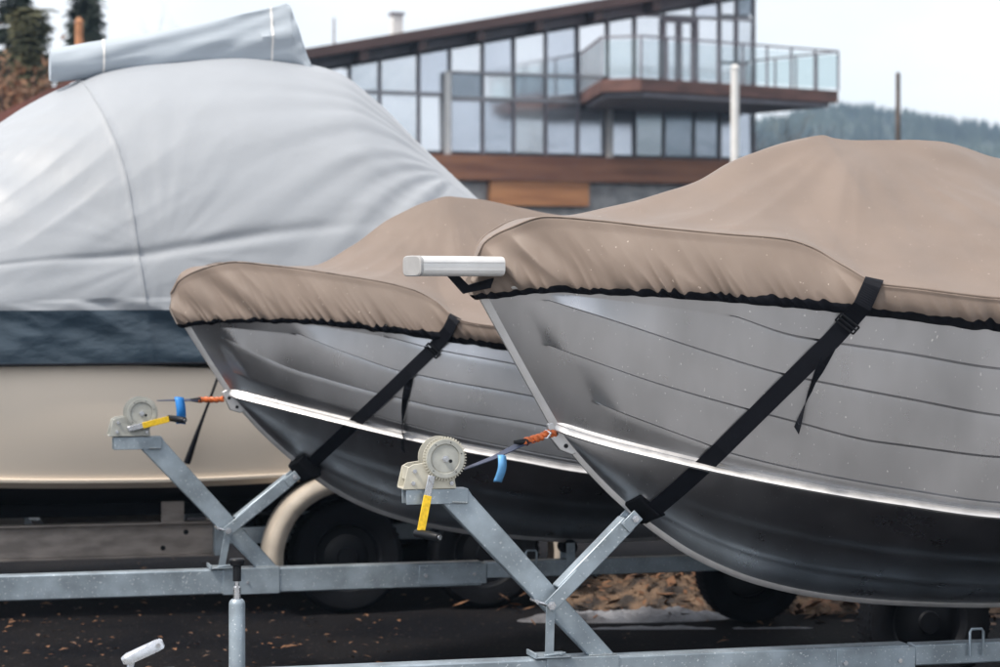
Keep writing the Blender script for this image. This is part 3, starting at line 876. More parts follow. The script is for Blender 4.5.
    for i in range(len(pts)):
        tw = S['twist']*i/(len(pts)-1); NN.append(Vector((-.3*math.cos(tw), -math.sin(tw), math.cos(tw))))
    m.ribbon(pts, NN, .036, .003); ws = m.build('winch_strap', M['navyweb'], root, smooth=0)
    # orange hook / rope
    Q = [Vector((lambda q: (q[0], b, q[1]))(sv(x, y, b))) for x, y, b in S['hook']]
    m = MB(); r = S['hr']
    for ph in (0, PI):
        pp = []
        for i in range(len(Q)-1):
            for k in range(10):
                u = (i+k/10); c = Q[i].lerp(Q[i+1], k/10); t = u*5+ph
                pp.append(c+Vector((0, math.cos(t), math.sin(t)))*r*.75)
        m.tube(pp, r, 8)
    m.build('rope_hook', M['orange'], ws)
    m = MB(); m.tube([Q[0]-Vector((.035, 0, -.0))*1, Q[0]+Vector((.012, 0, 0))], [.006, .014], 10); m.build('crimp', M['black_pl'], ws)
    if S['shackle']:
        c = Q[-2].lerp(Q[-3], .3); m = MB(); m.tube([c+Vector((.0, .0, .014)), c+Vector((.012, -.018, .004)), c+Vector((.0, -.018, -.012)), c+Vector((-.012, 0, -.014))], .004, 8); m.build('shackle', M['zinc'], ws)
    # blue tape flag
    T = S['tape']; tb = S['tapeb']; G = []
    tp = [sv(x, y, tb) for x, y in T]
    (ta, tz), (ba, bz) = tp
    for k in range(10):
        u = k/9; a_ = ta+(ba-ta)*u; z_ = tz+(bz-tz)*u; yy = tb-.012*math.sin(u*4)
        G.append([(a_-S['tw']/2+.004*math.sin(u*3), yy, z_), (a_, yy-.004, z_+.001), (a_+S['tw']/2+.004*math.sin(u*3), yy+.004, z_-.003)])
    MB().grid(G).build('tape_flag', S['tapem'], ws, smooth=50, solid=.001)
    # coupling and jack
    af = S['afront']
    m = MB(); m.box(af-.16, af+.03, -.046, .046, zt-.085, zt+.012); m.tube([(af-.20, 0, zt-.08), (af-.20, 0, zt-.01), (af-.20, 0, zt+.02)], [.052, .052, .02], 18)
    m.build('coupling', M['galv'], root, bevel=.006)
    if S['lever']:
        (x0, y0), (x1, y1), (x2, y2) = S['lever']
        P0, P1, P2 = [Vector((lambda q: (q[0], -.0, q[1]))(sv(x, y, 0))) for x, y in S['lever']]
        dd = (P1-P0).normalized(); nn = Vector((-dd.z, 0, dd.x))
        m = MB(); w_, h_ = .042, .036; k_ = 10
        prof = [(-w_/2, -h_/2), (-w_/2, h_*.1), (-w_*.36, h_*.42), (0, h_*.5), (w_*.36, h_*.42), (w_/2, h_*.1), (w_/2, -h_/2), (w_/2-.004, -h_/2), (w_/2-.004, h_*.08), (0, h_*.38), (-w_/2+.004, h_*.08), (-w_/2+.004, -h_/2), (-w_/2, -h_/2)]
        G = []
        L = (P1-P0).length
        for s_, k_ in ((0, .55), (.06, .8), (.15, 1), (.85, 1), (.95, .9), (1, .6)):
            G.append([P0+dd*(L*s_)+Vector((0, x_*k_, 0))+nn*(z_*k_) for x_, z_ in prof])
        m.grid(G); lv = m.build('coupling_lever', M['zinc'], root, smooth=50)
        m = MB(); m.tube([P1-dd*.02+Vector((0, -.024, -.0)), P1-dd*.02+Vector((0, .024, 0))], .008, 12); m.build('lever_pin', M['zinc'], lv)
        m = MB(); m.bar(P0+dd*.03-nn*.01, Vector((P2.x, 0, zt)), .028, .02); m.build('lever_stem', M['zinc'], lv, bevel=.003)
        # jack
        jx, = S['jack']; jb = -.10
        ja = sv(jx, 0, jb)[0]; jz = lambda y: sv(jx, y, jb)[1]
        pj = lambda z: Vector((ja, jb, z))
        m = MB(); m.tube([pj(.12), pj(jz(604)), pj(jz(601)), pj(jz(599))], [.0265, .0265, .024, .018], 28)
        jk = m.build('jack', M['galv'], root, smooth=40)
        m = MB(); m.tube([pj(jz(600)), pj(jz(587)), pj(jz(586)), pj(jz(578))], [.012, .012, .0075, .0075], 16); m.build('spindle', M['zinc'], jk, smooth=40)
        m = MB(); m.tube([pj(jz(581)), pj(jz(566))], .0135, 16)
        m.tube([pj(jz(566)), pj(jz(565)), pj(jz(560)), pj(jz(558.5))], [.014, .022, .025, .022], 20)
        m.build('jack_knob', M['black_pl'], jk, smooth=40, bevel=.001)
        m = MB(); m.tube([pj(.22), pj(.06)], .020, 16); m.build('inner_tube', M['zinc'], jk)
        m = MB(); m.box(ja-.035, ja+.035, jb+.027, -.04, zt-.09, zt-.02); m.build('jack_clamp', M['galv'], jk, bevel=.003)
        m = MB(); m.tube([(ja, jb-.03, .08), (ja, jb+.03, .08)], .08, 28); m.build('jockey_wheel', M['rubber'], jk, bevel=.01)
    # axle, wheels, fenders, frame arms
    aw, tr = S['axle'], S['track']
    m = MB(); m.tube([(aw, -tr, .30), (aw, tr, .30)], .025, 14)
    m.box(aw-.03, aw+.03, -tr+.12, tr-.12, .325, .385); m.build('axle', M['galv'], root)
    m = MB()
    for s in (-1, 1):
        m.bar((aw-.35, s*(tr-.16), zt-.06), (aw+.7, s*(tr-.16), zt-.06), .04, .05)
    m.each('side_frame', M['galv'], root)
    for s in (-1, 1):
        wheel(root, aw, s*tr, .285, .155, s)
    # keel rollers
    for aa in S['rollers']:
        m = MB(); m.box(aa-.02, aa+.02, -.055, -.049, zt-.09, zt+.075); m.box(aa-.02, aa+.02, .049, .055, zt-.09, zt+.075)
        kr = m.each('roller_bracket', M['galv'], root)[0]
        m = MB(); m.tube([(aa, -.046, zt+.055), (aa, -.02, zt+.05), (aa, 0, zt+.048), (aa, .02, zt+.05), (aa, .046, zt+.055)], [.036, .028, .022, .028, .036], 16)
        m.build('keel_roller', M['rubber'], kr, smooth=50)
    return root

zt1 = F1.solve(600, 655, 0)[1]
zt2 = F2.solve(268, 567, 0)[1]
S1 = dict(zt=zt1, afront=F1.solve(168, 0, 0)[0], aj=F1.solve(832, 0, 0)[0], aj2=F1.solve(905, 0, 0)[0], ac=F1.solve(600, 655, 0)[0], uo=.50,
    head=(404, 489, 466, 489), hh=.050, foot=(600, 655), pw=.066, brace=((548, 604), (629, 520)), link=(548, 655),
    winch=(404, 489.5), crank=R(-103), cream=M['cream'], grip=(.50, -.86),
    line=[(463, 470, -.01), (494, 458, -.01), (524, 443, -.01), (533, 439, -.01)], twist=.55,
    hook=[(524, 442, -.015), (534, 439, -.015), (541, 437, -.015), (548, 433, -.015), (556, 434, -.0)], hr=.0085, shackle=True,
    tape=[(502, 455), (498, 482)], tapeb=-.035, tw=.030, tapem=M['blue_pale'],
    lever=[(122, 661), (163, 642), (128, 667)], jack=(237,), axle=3.15, track=.92, rollers=[2.25, 3.6])
S2 = dict(zt=zt2, afront=-1.35, aj=F2.solve(417, 0, 0)[0], aj2=F2.solve(480, 0, 0)[0], ac=F2.solve(266, 567, 0)[0], uo=.50,
    head=(113, 437, 161, 437), hh=.055, foot=(266, 567), pw=.070, brace=((227, 530), (291, 478)), link=(221, 566),
    winch=(110, 436.5), crank=R(14), cream=M['cream_dark'], grip=(.55, -.83),
    line=[(157, 401, 0), (172, 400.5, 0), (186, 400.5, 0), (198, 400, 0)], twist=.30,
    hook=[(198, 400, 0), (207, 399.5, 0), (215, 400, 0), (224, 399, 0)], hr=.008, shackle=False,
    tape=[(179, 397), (181, 424)], tapeb=-.05, tw=.042, tapem=M['blue'],
    lever=None, jack=None, axle=3.20, track=1.05, rollers=[1.9, 3.2])
t1 = trailer(F1, S1, 'nearest galvanised boat trailer with cream hand winch and jockey wheel jack')
t2 = trailer(F2, S2, 'galvanised trailer under the smaller middle boat, hand winch crank pointing sideways')

# ================================================================== BIG CREAM BOAT WITH GREY TARPAULIN
D3 = 13.6
F3 = Frame((200-HX)/FP*D3, D3, YAW)
boat3 = empty('motor_boat', F3, 'large cream hulled cabin boat under a grey and navy tarpaulin', 'boat')
def hull3():
    B = 1.12
    ts = [i/119 for i in range(120)]; a_b, a_s = -3.35, 3.2
    g = pchip([-3.35, -1.2, 0, 1.2, 3.2], [1.60, 1.38, 1.31, 1.29, 1.29])
    lo = pchip([-3.35, -2.6, -1.6, -.4, .6, 1.4, 3.2], [1.15, .90, .755, .735, .76, .78, .80])
    bw = lambda a, B_: -B_*(1-(1-min(1, max(0, (a-a_b)/2.6)))**2.3)
    rowsA, rowsB = [], []
    for j in range(9):
        u = j/8; rowsA.append([Vector((a_b+.35*u*(1-t)+(a_s-a_b-.35*u*(1-t))*t, bw(a_b+(a_s-a_b)*t, B-.10*u)-.03*math.sin(PI*u), g(a_b+(a_s-a_b)*t)*(1-u)+lo(a_b+(a_s-a_b)*t)*u)) for t in ts])
    mb = MB().grid(rowsA); mb.grid([[Vector((p.x, -p.y, p.z)) for p in r][::-1] for r in rowsA])
    tr = [r[-1] for r in rowsA]; poly = tr+[Vector((p.x, -p.y, p.z)) for p in tr[::-1]]; n = len(mb.v); mb.v += [tuple(p) for p in poly]; mb.f.append(tuple(range(n, n+len(poly))))
    mb.build('hull', M['gel'], boat3, smooth=40)
    last = rowsA[-1]
    # chine strake
    G = []
    for i, p in enumerate(last): G.append([p+Vector((0, .0, .004)), p+Vector((0, -.020, -.002)), p+Vector((0, -.016, -.016)), p+Vector((0, .06, -.052))])
    m = MB().grid(G); m.grid([[Vector((p.x, -p.y, p.z)) for p in r[::-1]] for r in G]); m.each('chine_strake', M['gel'], boat3, smooth=30)
    G = []
    for i, p in enumerate(last):
        t = ts[i]; kz = .52+.5*(1-min(1, t/.3))**2
        q = p+Vector((0, .055, -.05)); k = Vector((p.x+.2*(1-t), 0, min(kz, q.z-.01)))
        G.append([q.lerp(k, u/5)+Vector((0, 0, -.05*math.sin(PI*u/5))) for u in range(6)])
    m = MB().grid(G); m.grid([[Vector((p.x, -p.y, p.z)) for p in r[::-1]] for r in G]); m.build('hull_bottom', M['anti'], boat3, smooth=50)
hull3()

def tarp():
    # outline of the ridge seen against the sky
    A, Z = [], []
    for (x, y) in [(-120, 205), (0, 122), (45, 94), (75, 80), (105, 67), (140, 60), (180, 56), (245, 52), (300, 58), (335, 66), (372, 92), (420, 140), (470, 190), (530, 250), (600, 300)]:
        a, z = F3.solve(x, y, -.30); A.append(a); Z.append(z)
    A = [-3.55]+A+[3.3]; Z = [1.7]+Z+[1.55]
    zr = pchip(A, Z)
    zh = pchip([-3.5]+[F3.solve(x, y, -1.16)[0] for x, y in ((0, 366), (205, 364))]+[3.4], [1.62, F3.solve(0, 366, -1.16)[1], F3.solve(205, 364, -1.16)[1], 1.27])
    zn = lambda a: zh(a)+.285
    NT, NV = 420, 150
    cols = []
    a_b, a_s = -3.5, 3.35
    for i in range(NT):
        a = a_b+(a_s-a_b)*i/(NT-1)
        W = 1.17*(1-(1-min(1, max(0.0, (a-a_b+.02)/2.5)))**2.3)*(1-.0*a)
        rz_ = max(zr(a), zh(a)+.05); col = []
        kk = (rz_-zh(a))
        for j in range(NV):
            v = j/(NV-1)
            # section: steep side wall, then shoulder, then roof
            s_ = pchip_sec(v)
            b = -W*s_[0]; z = zh(a)+(min(.285, kk*.4)*s_[1]/.185 if v <= .17 else min(.285, kk*.4)+(kk-min(.285, kk*.4))*(s_[1]-.185)/.815)
            # broad tension folds fanning out from fixing points
            w_ = 0
            for (ca, cv, n_, am, ph) in ((-.35, .33, 19, .004, .4), (-1.55, 1.0, 22, .022, 1.3), (1.35, .83, 26, .022, 2.0), (-2.2, .1, 15, .016, .2)):
                dx = (a-ca); dv = (v-cv)*2.0; rr = math.hypot(dx, dv)
                th = math.atan2(dv, dx)
                w_ += am*(nz(th*n_*.34+ph*7, rr*.5, ph))*sst(.02, .35, rr)*math.exp(-rr*.75)*2.4
            w_ += .035*nz(a*.8+v*1.2, v*1.6, 4.2)
            cr_ = 1-abs(nz(v*9-a*2.2, a*.9+v*1.2, 1.1))*2; w_ += .016*cr_*sst(-.9, -.3, a)*sst(.15, .3, v)*(.5+nz(a*1.3, v*3, 8))
            cr_ = 1-abs(nz(v*11-a*3.0, a*.8, 6.1))*2; w_ += .014*cr_*(1-sst(-.7, -.3, a))*(.6+nz(a*1.7, v*2, 3))*sst(.15, .3, v)
            w_ += .010*(1-abs(nz(v*20+a*1.0, a*.7, 9.3))*2)*sst(.3, 1.0, a)*(1-sst(.6, .9, v))
            # crease running from the low tie point
            d1 = (v-(.335+.10*max(0, a+.45)/1.3)); 
            w_ += -.030*math.exp(-(d1/.016)**2)*sst(-1.0, -.40, a)*(1-sst(.0, 1.0, a))
            d2 = v-(.335+.035*max(0, (-.6-a)))
            w_ += -.012*math.exp(-(d2/.008)**2)*(1-sst(-.62, -.40, a))
            # seams
            sa = -.62+.22*(1-v)-.10*sst(.5, 1, v)
            w_ += .010*math.exp(-((a-sa)/.012)**2)+.007*math.exp(-((a-(1.28-.1*v))/.010)**2)
            if v < .2: w_ += (.030*(.5-abs(nz(a*3.2+v*13, v*5-a*1.5, 7.7))*2)+.016*nz(a*7+v*14, v*9, 2.2))*sst(0, .03, v)
            w_ *= .55
            nb, nzv = s_[2], s_[3]
            col.append(Vector((a, b-w_*nb, z+w_*nzv)))
        cols.append(col)
    rows = [[c[j] for c in cols] for j in range(NV)]
    cut = int(round(.17*(NV-1)))
    # keep the navy band at a constant height: re-sample the lower part
    for i, c in enumerate(cols):
        target = zn(c[0].x)
        zz = [p.z for p in c]
    up = rows[cut:]
    full = up+[[Vector((p.x, -p.y, p.z)) for p in r] for r in up[:-1][::-1]]
    mb = MB().grid(full)
    o = mb.build('tarpaulin', M['tarp'], smooth=70, recalc=False, F=F3)
    tag(o, 'huge light grey tarpaulin tented over the cream cabin boat, with a navy skirt', 'tarpaulin')
    lowr = rows[:cut+1]
    m = MB().grid(lowr); m.grid([[Vector((p.x, -p.y, p.z)) for p in r] for r in lowr[::-1]])
    sk = m.build('navy_skirt', M['navy'], o, smooth=70, recalc=False)
    m = MB()
    m.tube([c[0]+Vector((0, -.006, .004)) for c in cols[::4]], .008, 6); m.build('hem_cord', M['trim'], sk)
    # visible stitched seam lines
    m = MB()
    def seam(fn, r):
        pts = []
        for j in range(28, NV-6, 2):
            v = j/(NV-1); a = fn(v); i = int(round((a-a_b)/(a_s-a_b)*(NT-1))); p = cols[i][j]; u = (a-a_b)/(a_s-a_b)*(NT-1)-i
            pts.append(p+(cols[min(i+1, NT-1)][j]-p)*u+Vector((0, -.002, .001)))
        m.tube(pts, r, 5)
    seam(lambda v: -.62+.22*(1-v)-.10*sst(.5, 1, v), .0035)
    m.build('seam', M['tarp'], o)
    return o, cols
def pchip_sec(v):
    # returns (b factor 0..1, z factor 0..1, normal b, normal z)
    ctl = [(0, 1.0, 0), (.17, 1.0, .185), (.34, .965, .36), (.60, .80, .66), (.80, .55, .87), (.92, .26, .975), (1.0, 0, 1.0)]
    if not hasattr(pchip_sec, 'f'):
        pchip_sec.f = pchip([c[0] for c in ctl], [c[1] for c in ctl]); pchip_sec.g = pchip([c[0] for c in ctl], [c[2] for c in ctl])
    f, g = pchip_sec.f, pchip_sec.g
    b, z = f(v), g(v); e = .01
    db = f(min(1, v+e))-f(max(0, v-e)); dz = g(min(1, v+e))-g(max(0, v-e)); l = math.hypot(db, dz*1.5)
    return b, z, dz*1.5/l, -db/l
tarp_o, tarp_cols = tarp()

# rolled tarp / folded canopy on top
def canopy():
    st = [(50, 49, 81, .5), (56, 48, 82, 1), (90, 42, 79, .95), (130, 36, 70, .85), (190, 26, 66, .75), (240, 14.5, 66, .7), (278, 6, 66, .65), (286, 3.2, 66, .65), (290, 4.5, 66, .6), (300, 34, 68, .5), (309, 61, 70, .35)]
    G = []; b0 = -.25
    for (x, yt, yb, k) in st:
        a, zt = F3.solve(x, yt, b0); _, zb = F3.solve(x, yb, b0); h = (zt-zb)/2; c = (zt+zb)/2
        ring = []
        for i in range(33):
            t = 2*PI*i/32; sx, sz = math.cos(t), math.sin(t)
            rl = h/.09
            wy = (.09-.035*min(1, max(0, (x-80)/150)))*(1-.95*max(0, sz)**.7*min(1, max(0, rl-1)))
            w = .010*nz(a*2.5, sz*3+a*1.4, sx*2)
            ring.append((a+.0*sz, b0+wy*sx+w, c+h*sz+w*.4))
        G.append(ring)
    # refine along a
    R_ = []
    for i in range(len(G)-1):
        n = 14
        for k in range(n):
            u = k/n; row = []
            for p, q in zip(G[i], G[i+1]):
                v = Vector(p).lerp(Vector(q), u)
                cz_ = (v.z-min(q_[2] for q_ in G[i]))
                v.y += .020*(.5-abs(nz(v.x*1.1, v.z*7-v.x*2.6, 5))*2.2)+.008*nz(v.x*3, v.z*16-v.x*6, 2)
                row.append(v)
            R_.append(row)
    R_.append([Vector(p) for p in G[-1]])
    m = MB().grid(R_)
    for e in (0, -1):
        n = len(m.v); m.v += [tuple(p) for p in R_[e]]; m.f.append(tuple(range(n, n+33)))
    o = m.build('canopy_roll', M['tarp_blue'], smooth=50, F=F3); tag(o, 'pointed grey wrapped canopy lying on top of the big tarpaulin', 'canopy')
    m = MB()
    i0, i1 = int(len(R_)*.175), int(len(R_)*.62)
    m2 = MB()
    for i in (int(2.35*14), int(5.82*14)):
        r = R_[i]; d = Vector((.013, 0, 0)); c = sum(r, Vector())/len(r)
        G2 = [[p+(p-c).normalized()*.003 for p in r], [p+(p-c).normalized()*.003+d+Vector((0, 0, .004)) for p in r]]
        m2.grid(G2)
    m2.each('white_band', M['white'], o, smooth=50)
canopy()
# tie rope
def rope3():
    m = MB(); P = []
    for (x, y, b) in ((217, 378, -1.17), (208, 402, -1.16), (197, 432, -1.15), (187, 463, -1.12)): P.append(F3.solve(x, y, b))
    pts = [Vector((p[0], b, p[1])) for p, b in zip(P, (-1.19, -1.19, -1.17, -1.12))]
    Q = []
    for i in range(len(pts)-1):
        for k in range(6): Q.append(pts[i].lerp(pts[i+1], k/6))
    Q.append(pts[-1]); n = len(Q)
    m.tube(Q, [.007+.011*sst(.35, 1, i/n) for i in range(n)], 8)
    tag(m.build('tie_rope', M['web'], F=F3, smooth=50), 'thin black tie rope hanging down the cream hull side', 'rope')
rope3()
# trailer of the big boat
def trailer3():
    root = empty('boat_trailer', F3, 'wide trailer with dull side rails and pale mudguards under the cream boat', 'boat trailer', 'galvanised boat trailers')
    sv = F3.solve; b = -.78
    a1, z1 = sv(213, 521, b); a0, z0 = sv(0, 529, b); zt = (z1+z0)/2+.0; h = .165
    for s in (-1, 1):
        m = MB(); y = b*(-s) if s > 0 else b
        yy = s*.78
        m.box(-3.0, a1, yy-.004, yy+.004, zt-h, zt); m.box(-3.0, a1, yy-.045, yy+.045, zt-.0, zt+.010); m.box(-3.0, a1, yy-.045, yy+.045, zt-h-.010, zt-h)
        m.build('side_rail', M['galv_dull'], root, bevel=.002)
        m = MB(); m.box(a1+.001, a1+.06, yy-.05, yy+.05, zt-h-.01, zt+.0); m.box(a1+.061, 3.0, yy-.03, yy+.03, zt-h+.05, zt-.03); m.each('rail_extension', M['galv'], root, bevel=.003)
    m = MB()
    for (x, y) in ((186, 532), (163, 548)):
        a, z = sv(x, y, b-.006); m.tube([(a, b-.0075, z), (a, b+.004, z)], .014, 12)
    m.each('bolt_hole', M['black_pl'], root)
    m = MB(); a, z = sv(172, 515, b); m.box(a-.06, a+.06, b-.03, b-.02, zt+.01, zt+.12); m.build('bunk_plate', M['galv_dull'], root)
    m = MB()
    for aa in (-2.2, -.9, .9, 2.2): m.box(aa-.03, aa+.03, -.77, .77, zt-.14, zt-.06)
    m.each('cross_member', M['galv'], root)
    m = MB()
    for s in (-1, 1): m.box(-1.9, 2.4, s*.55-.04, s*.55+.04, zt+.03, zt+.10)
    m.each('bunk', M['rubber'], root)
    m = MB(); m.box(-4.6, -2.9, -.05, .05, zt-.15, zt-.03); m.build('draw_bar', M['galv'], root)
    aw = sv(345, 560, -.98)[0]; m = MB(); m.tube([(aw, -.95, .29), (aw, .95, .29)], .03, 12); m.build('axle', M['galv'], root)
    for s in (-1, 1):
        wheel(root, aw, s*.98, .30, .18, s); wheel(root, aw+.76, s*.98, .30, .18, s)
        path = [(R(188-98*k/24), 0) for k in range(25)]+[(R(90), .38), (R(90), .76)]+[(R(90-98*k/24), .76) for k in range(1, 25)]
        fd = MB().grid([[(aw+o_+q*math.cos(t), s*1.0+y, .30+q*math.sin(t)) for q, y in ((.40, -.13), (.43, -.13), (.44, -.118), (.448, 0), (.44, .118), (.43, .13), (.40, .13))] for t, o_ in path]).build('fender', M['arch'], root, smooth=50, solid=.003)
        G = []
        for t, o_ in path: G.append([(aw+o_+q*math.cos(t), s*1.0-.135+(0 if s < 0 else .27), .30+q*math.sin(t)) for q in (.36, .445)])
        MB().grid(G).build('fender_lip', M['arch'], fd, smooth=40, solid=.006)
trailer3()

# ================================================================== GROUND, DEBRIS
m = MB(); n = 40
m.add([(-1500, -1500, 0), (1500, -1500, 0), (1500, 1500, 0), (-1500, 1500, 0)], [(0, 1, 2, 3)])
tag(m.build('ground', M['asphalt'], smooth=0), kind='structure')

m = MB().box(-30, 30, -40, 7.1, -.05, .004); m.f = [m.f[1]]  # unseen pale ground added out of frame to brighten the hulls by reflection
tag(m.build('unseen_bounce_ground', M['bounce_ground'], smooth=0), kind='structure')

def leaves():
    m = MB(); rnd = random.Random(3)
    for i in range(750):
        x = rnd.uniform(-5.5, 5.5); y = rnd.uniform(8.5, 15.5)
        if rnd.random() < .5: x = rnd.uniform(-4, -.5); y = rnd.uniform(10.5, 13.8)
        s = rnd.uniform(.008, .024)*(1.5 if rnd.random() < .08 else 1); t = rnd.uniform(0, 2*PI); z = .012+rnd.uniform(0, .02)
        c, sn = math.cos(t), math.sin(t); tl = rnd.uniform(-.7, .7)
        P = [(-1, 0, 0), (0, -.55, .15), (1, 0, 0), (0, .55, .25)]
        m.add([(x+s*(px*c-py*sn), y+s*(px*sn+py*c), z+s*(pz+tl*px*.4)) for px, py, pz in P], [(0, 1, 2), (0, 2, 3)])
    o = m.build('leaf_litter', M['leaf'], smooth=0, recalc=False); tag(o, 'small brown leaves strewn over the dark asphalt', 'leaves', kind='stuff')
leaves()
def mound(name, cx, cy, lx, ly, h, mat, seed, rough, label, cat, kind=None):
    m = MB(); nx, ny = 110, 50; G = []
    for i in range(nx):
        row = []
        for j in range(ny):
            u, v = i/(nx-1)*2-1, j/(ny-1)*2-1; r = max(0, 1-(abs(u)**2.6+abs(v)**2))
            x, y = cx+u*lx+v*.2, cy+v*ly
            z = h*r**.6*(.75+.5*nz(x*2.2, y*2.2, seed))+rough*nz(x*11, y*11, seed)*r+rough*.6*nz(x*30, y*30, seed)*r-.01
            row.append((x, y, z))
        G.append(row)
    m.grid(G); o = m.build(name, mat, smooth=25, recalc=False); tag(o, label, cat, kind=kind); return o
mound('debris_bank', 1.95, 13.35, 1.75, .62, .24, M['litter'], 1, .09, 'sunlit brown bank of dry leaves and twigs seen under the hulls', 'debris', kind='stuff')
mound('snow_patch', .66, 12.55, .55, .17, .07, M['oldsnow'], 5, .03, 'dirty strip of old snow on the ground under the middle boat', 'snow', kind='stuff')
mound('snow_patch', 1.0, 12.2, .62, .05, .025, M['oldsnow'], 9, .01, 'thin far strip of old snow on the dark ground', 'snow', kind='stuff')
def debris():
    m = MB(); rnd = random.Random(9)
    for i in range(1500):
        x = 1.95+rnd.gauss(0, .8); y = 13.1+rnd.gauss(0, .3); s = rnd.uniform(.02, .06); t = rnd.uniform(0, PI)
        u = (x-1.95)/1.75; v = (y-13.35)/.62; r = max(0, 1-(abs(u)**2.6+abs(v)**2)); z = .24*r**.6*.75+rnd.uniform(0, .08)
        d = Vector((math.cos(t), math.sin(t), rnd.uniform(-.5, .5)))*s; w = Vector((-math.sin(t), math.cos(t), rnd.uniform(-.6, .6)))*s*rnd.uniform(.15, .6)
        c = Vector((x, y, z)); m.add([c-d, c+w, c+d, c-w], [(0, 1, 2, 3)])
    tag(m.build('dry_twigs', M['leaf'], smooth=0, recalc=False), 'dry leaves and twigs heaped on the brown bank', 'twigs', kind='stuff')
debris()
# planks; dark board wall added as stand-in for shade behind the row
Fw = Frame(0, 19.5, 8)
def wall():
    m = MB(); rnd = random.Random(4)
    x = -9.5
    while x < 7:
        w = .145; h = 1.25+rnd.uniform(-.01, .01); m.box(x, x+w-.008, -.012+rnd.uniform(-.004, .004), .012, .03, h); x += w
    o = empty('shade_backdrop', Fw, 'low near-black board screen added to stand in for shade behind the boats', 'fence')
    m.build('backdrop_boards', M['darkwood'], o)
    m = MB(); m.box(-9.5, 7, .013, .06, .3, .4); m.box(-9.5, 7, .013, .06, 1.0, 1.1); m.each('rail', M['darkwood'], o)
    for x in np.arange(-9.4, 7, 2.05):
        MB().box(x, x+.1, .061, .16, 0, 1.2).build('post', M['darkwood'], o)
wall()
def planks():
    for i, (x0, x1, y, D, lab) in enumerate(((545, 602, 551, 16.6, 'pale plank lying behind the middle trailer'), (636, 668, 541, 16.9, 'short pale plank beside the bow rest'))):
        X0, X1 = (x0-HX)/FP*D, (x1-HX)/FP*D; z = ZC-(y-HY)/FP*D
        m = MB(); m.bar((X0, D, z), (X1, D+.1, z+.01), .2, .05); m.bar((X0+.15, D+.1, z-.0), (X1-.02, D+.15, z+.05), .12, .06)
        o = m.build('plank', M['plank'], bevel=.005); tag(o, lab, 'plank')
        mm = MB()
        for xx in (X0+.06, X1-.06): mm.box(xx-.04, xx+.04, D-.05, D+.2, 0, z-.026)
        mm.each('support', M['darkwood'], o)
planks()

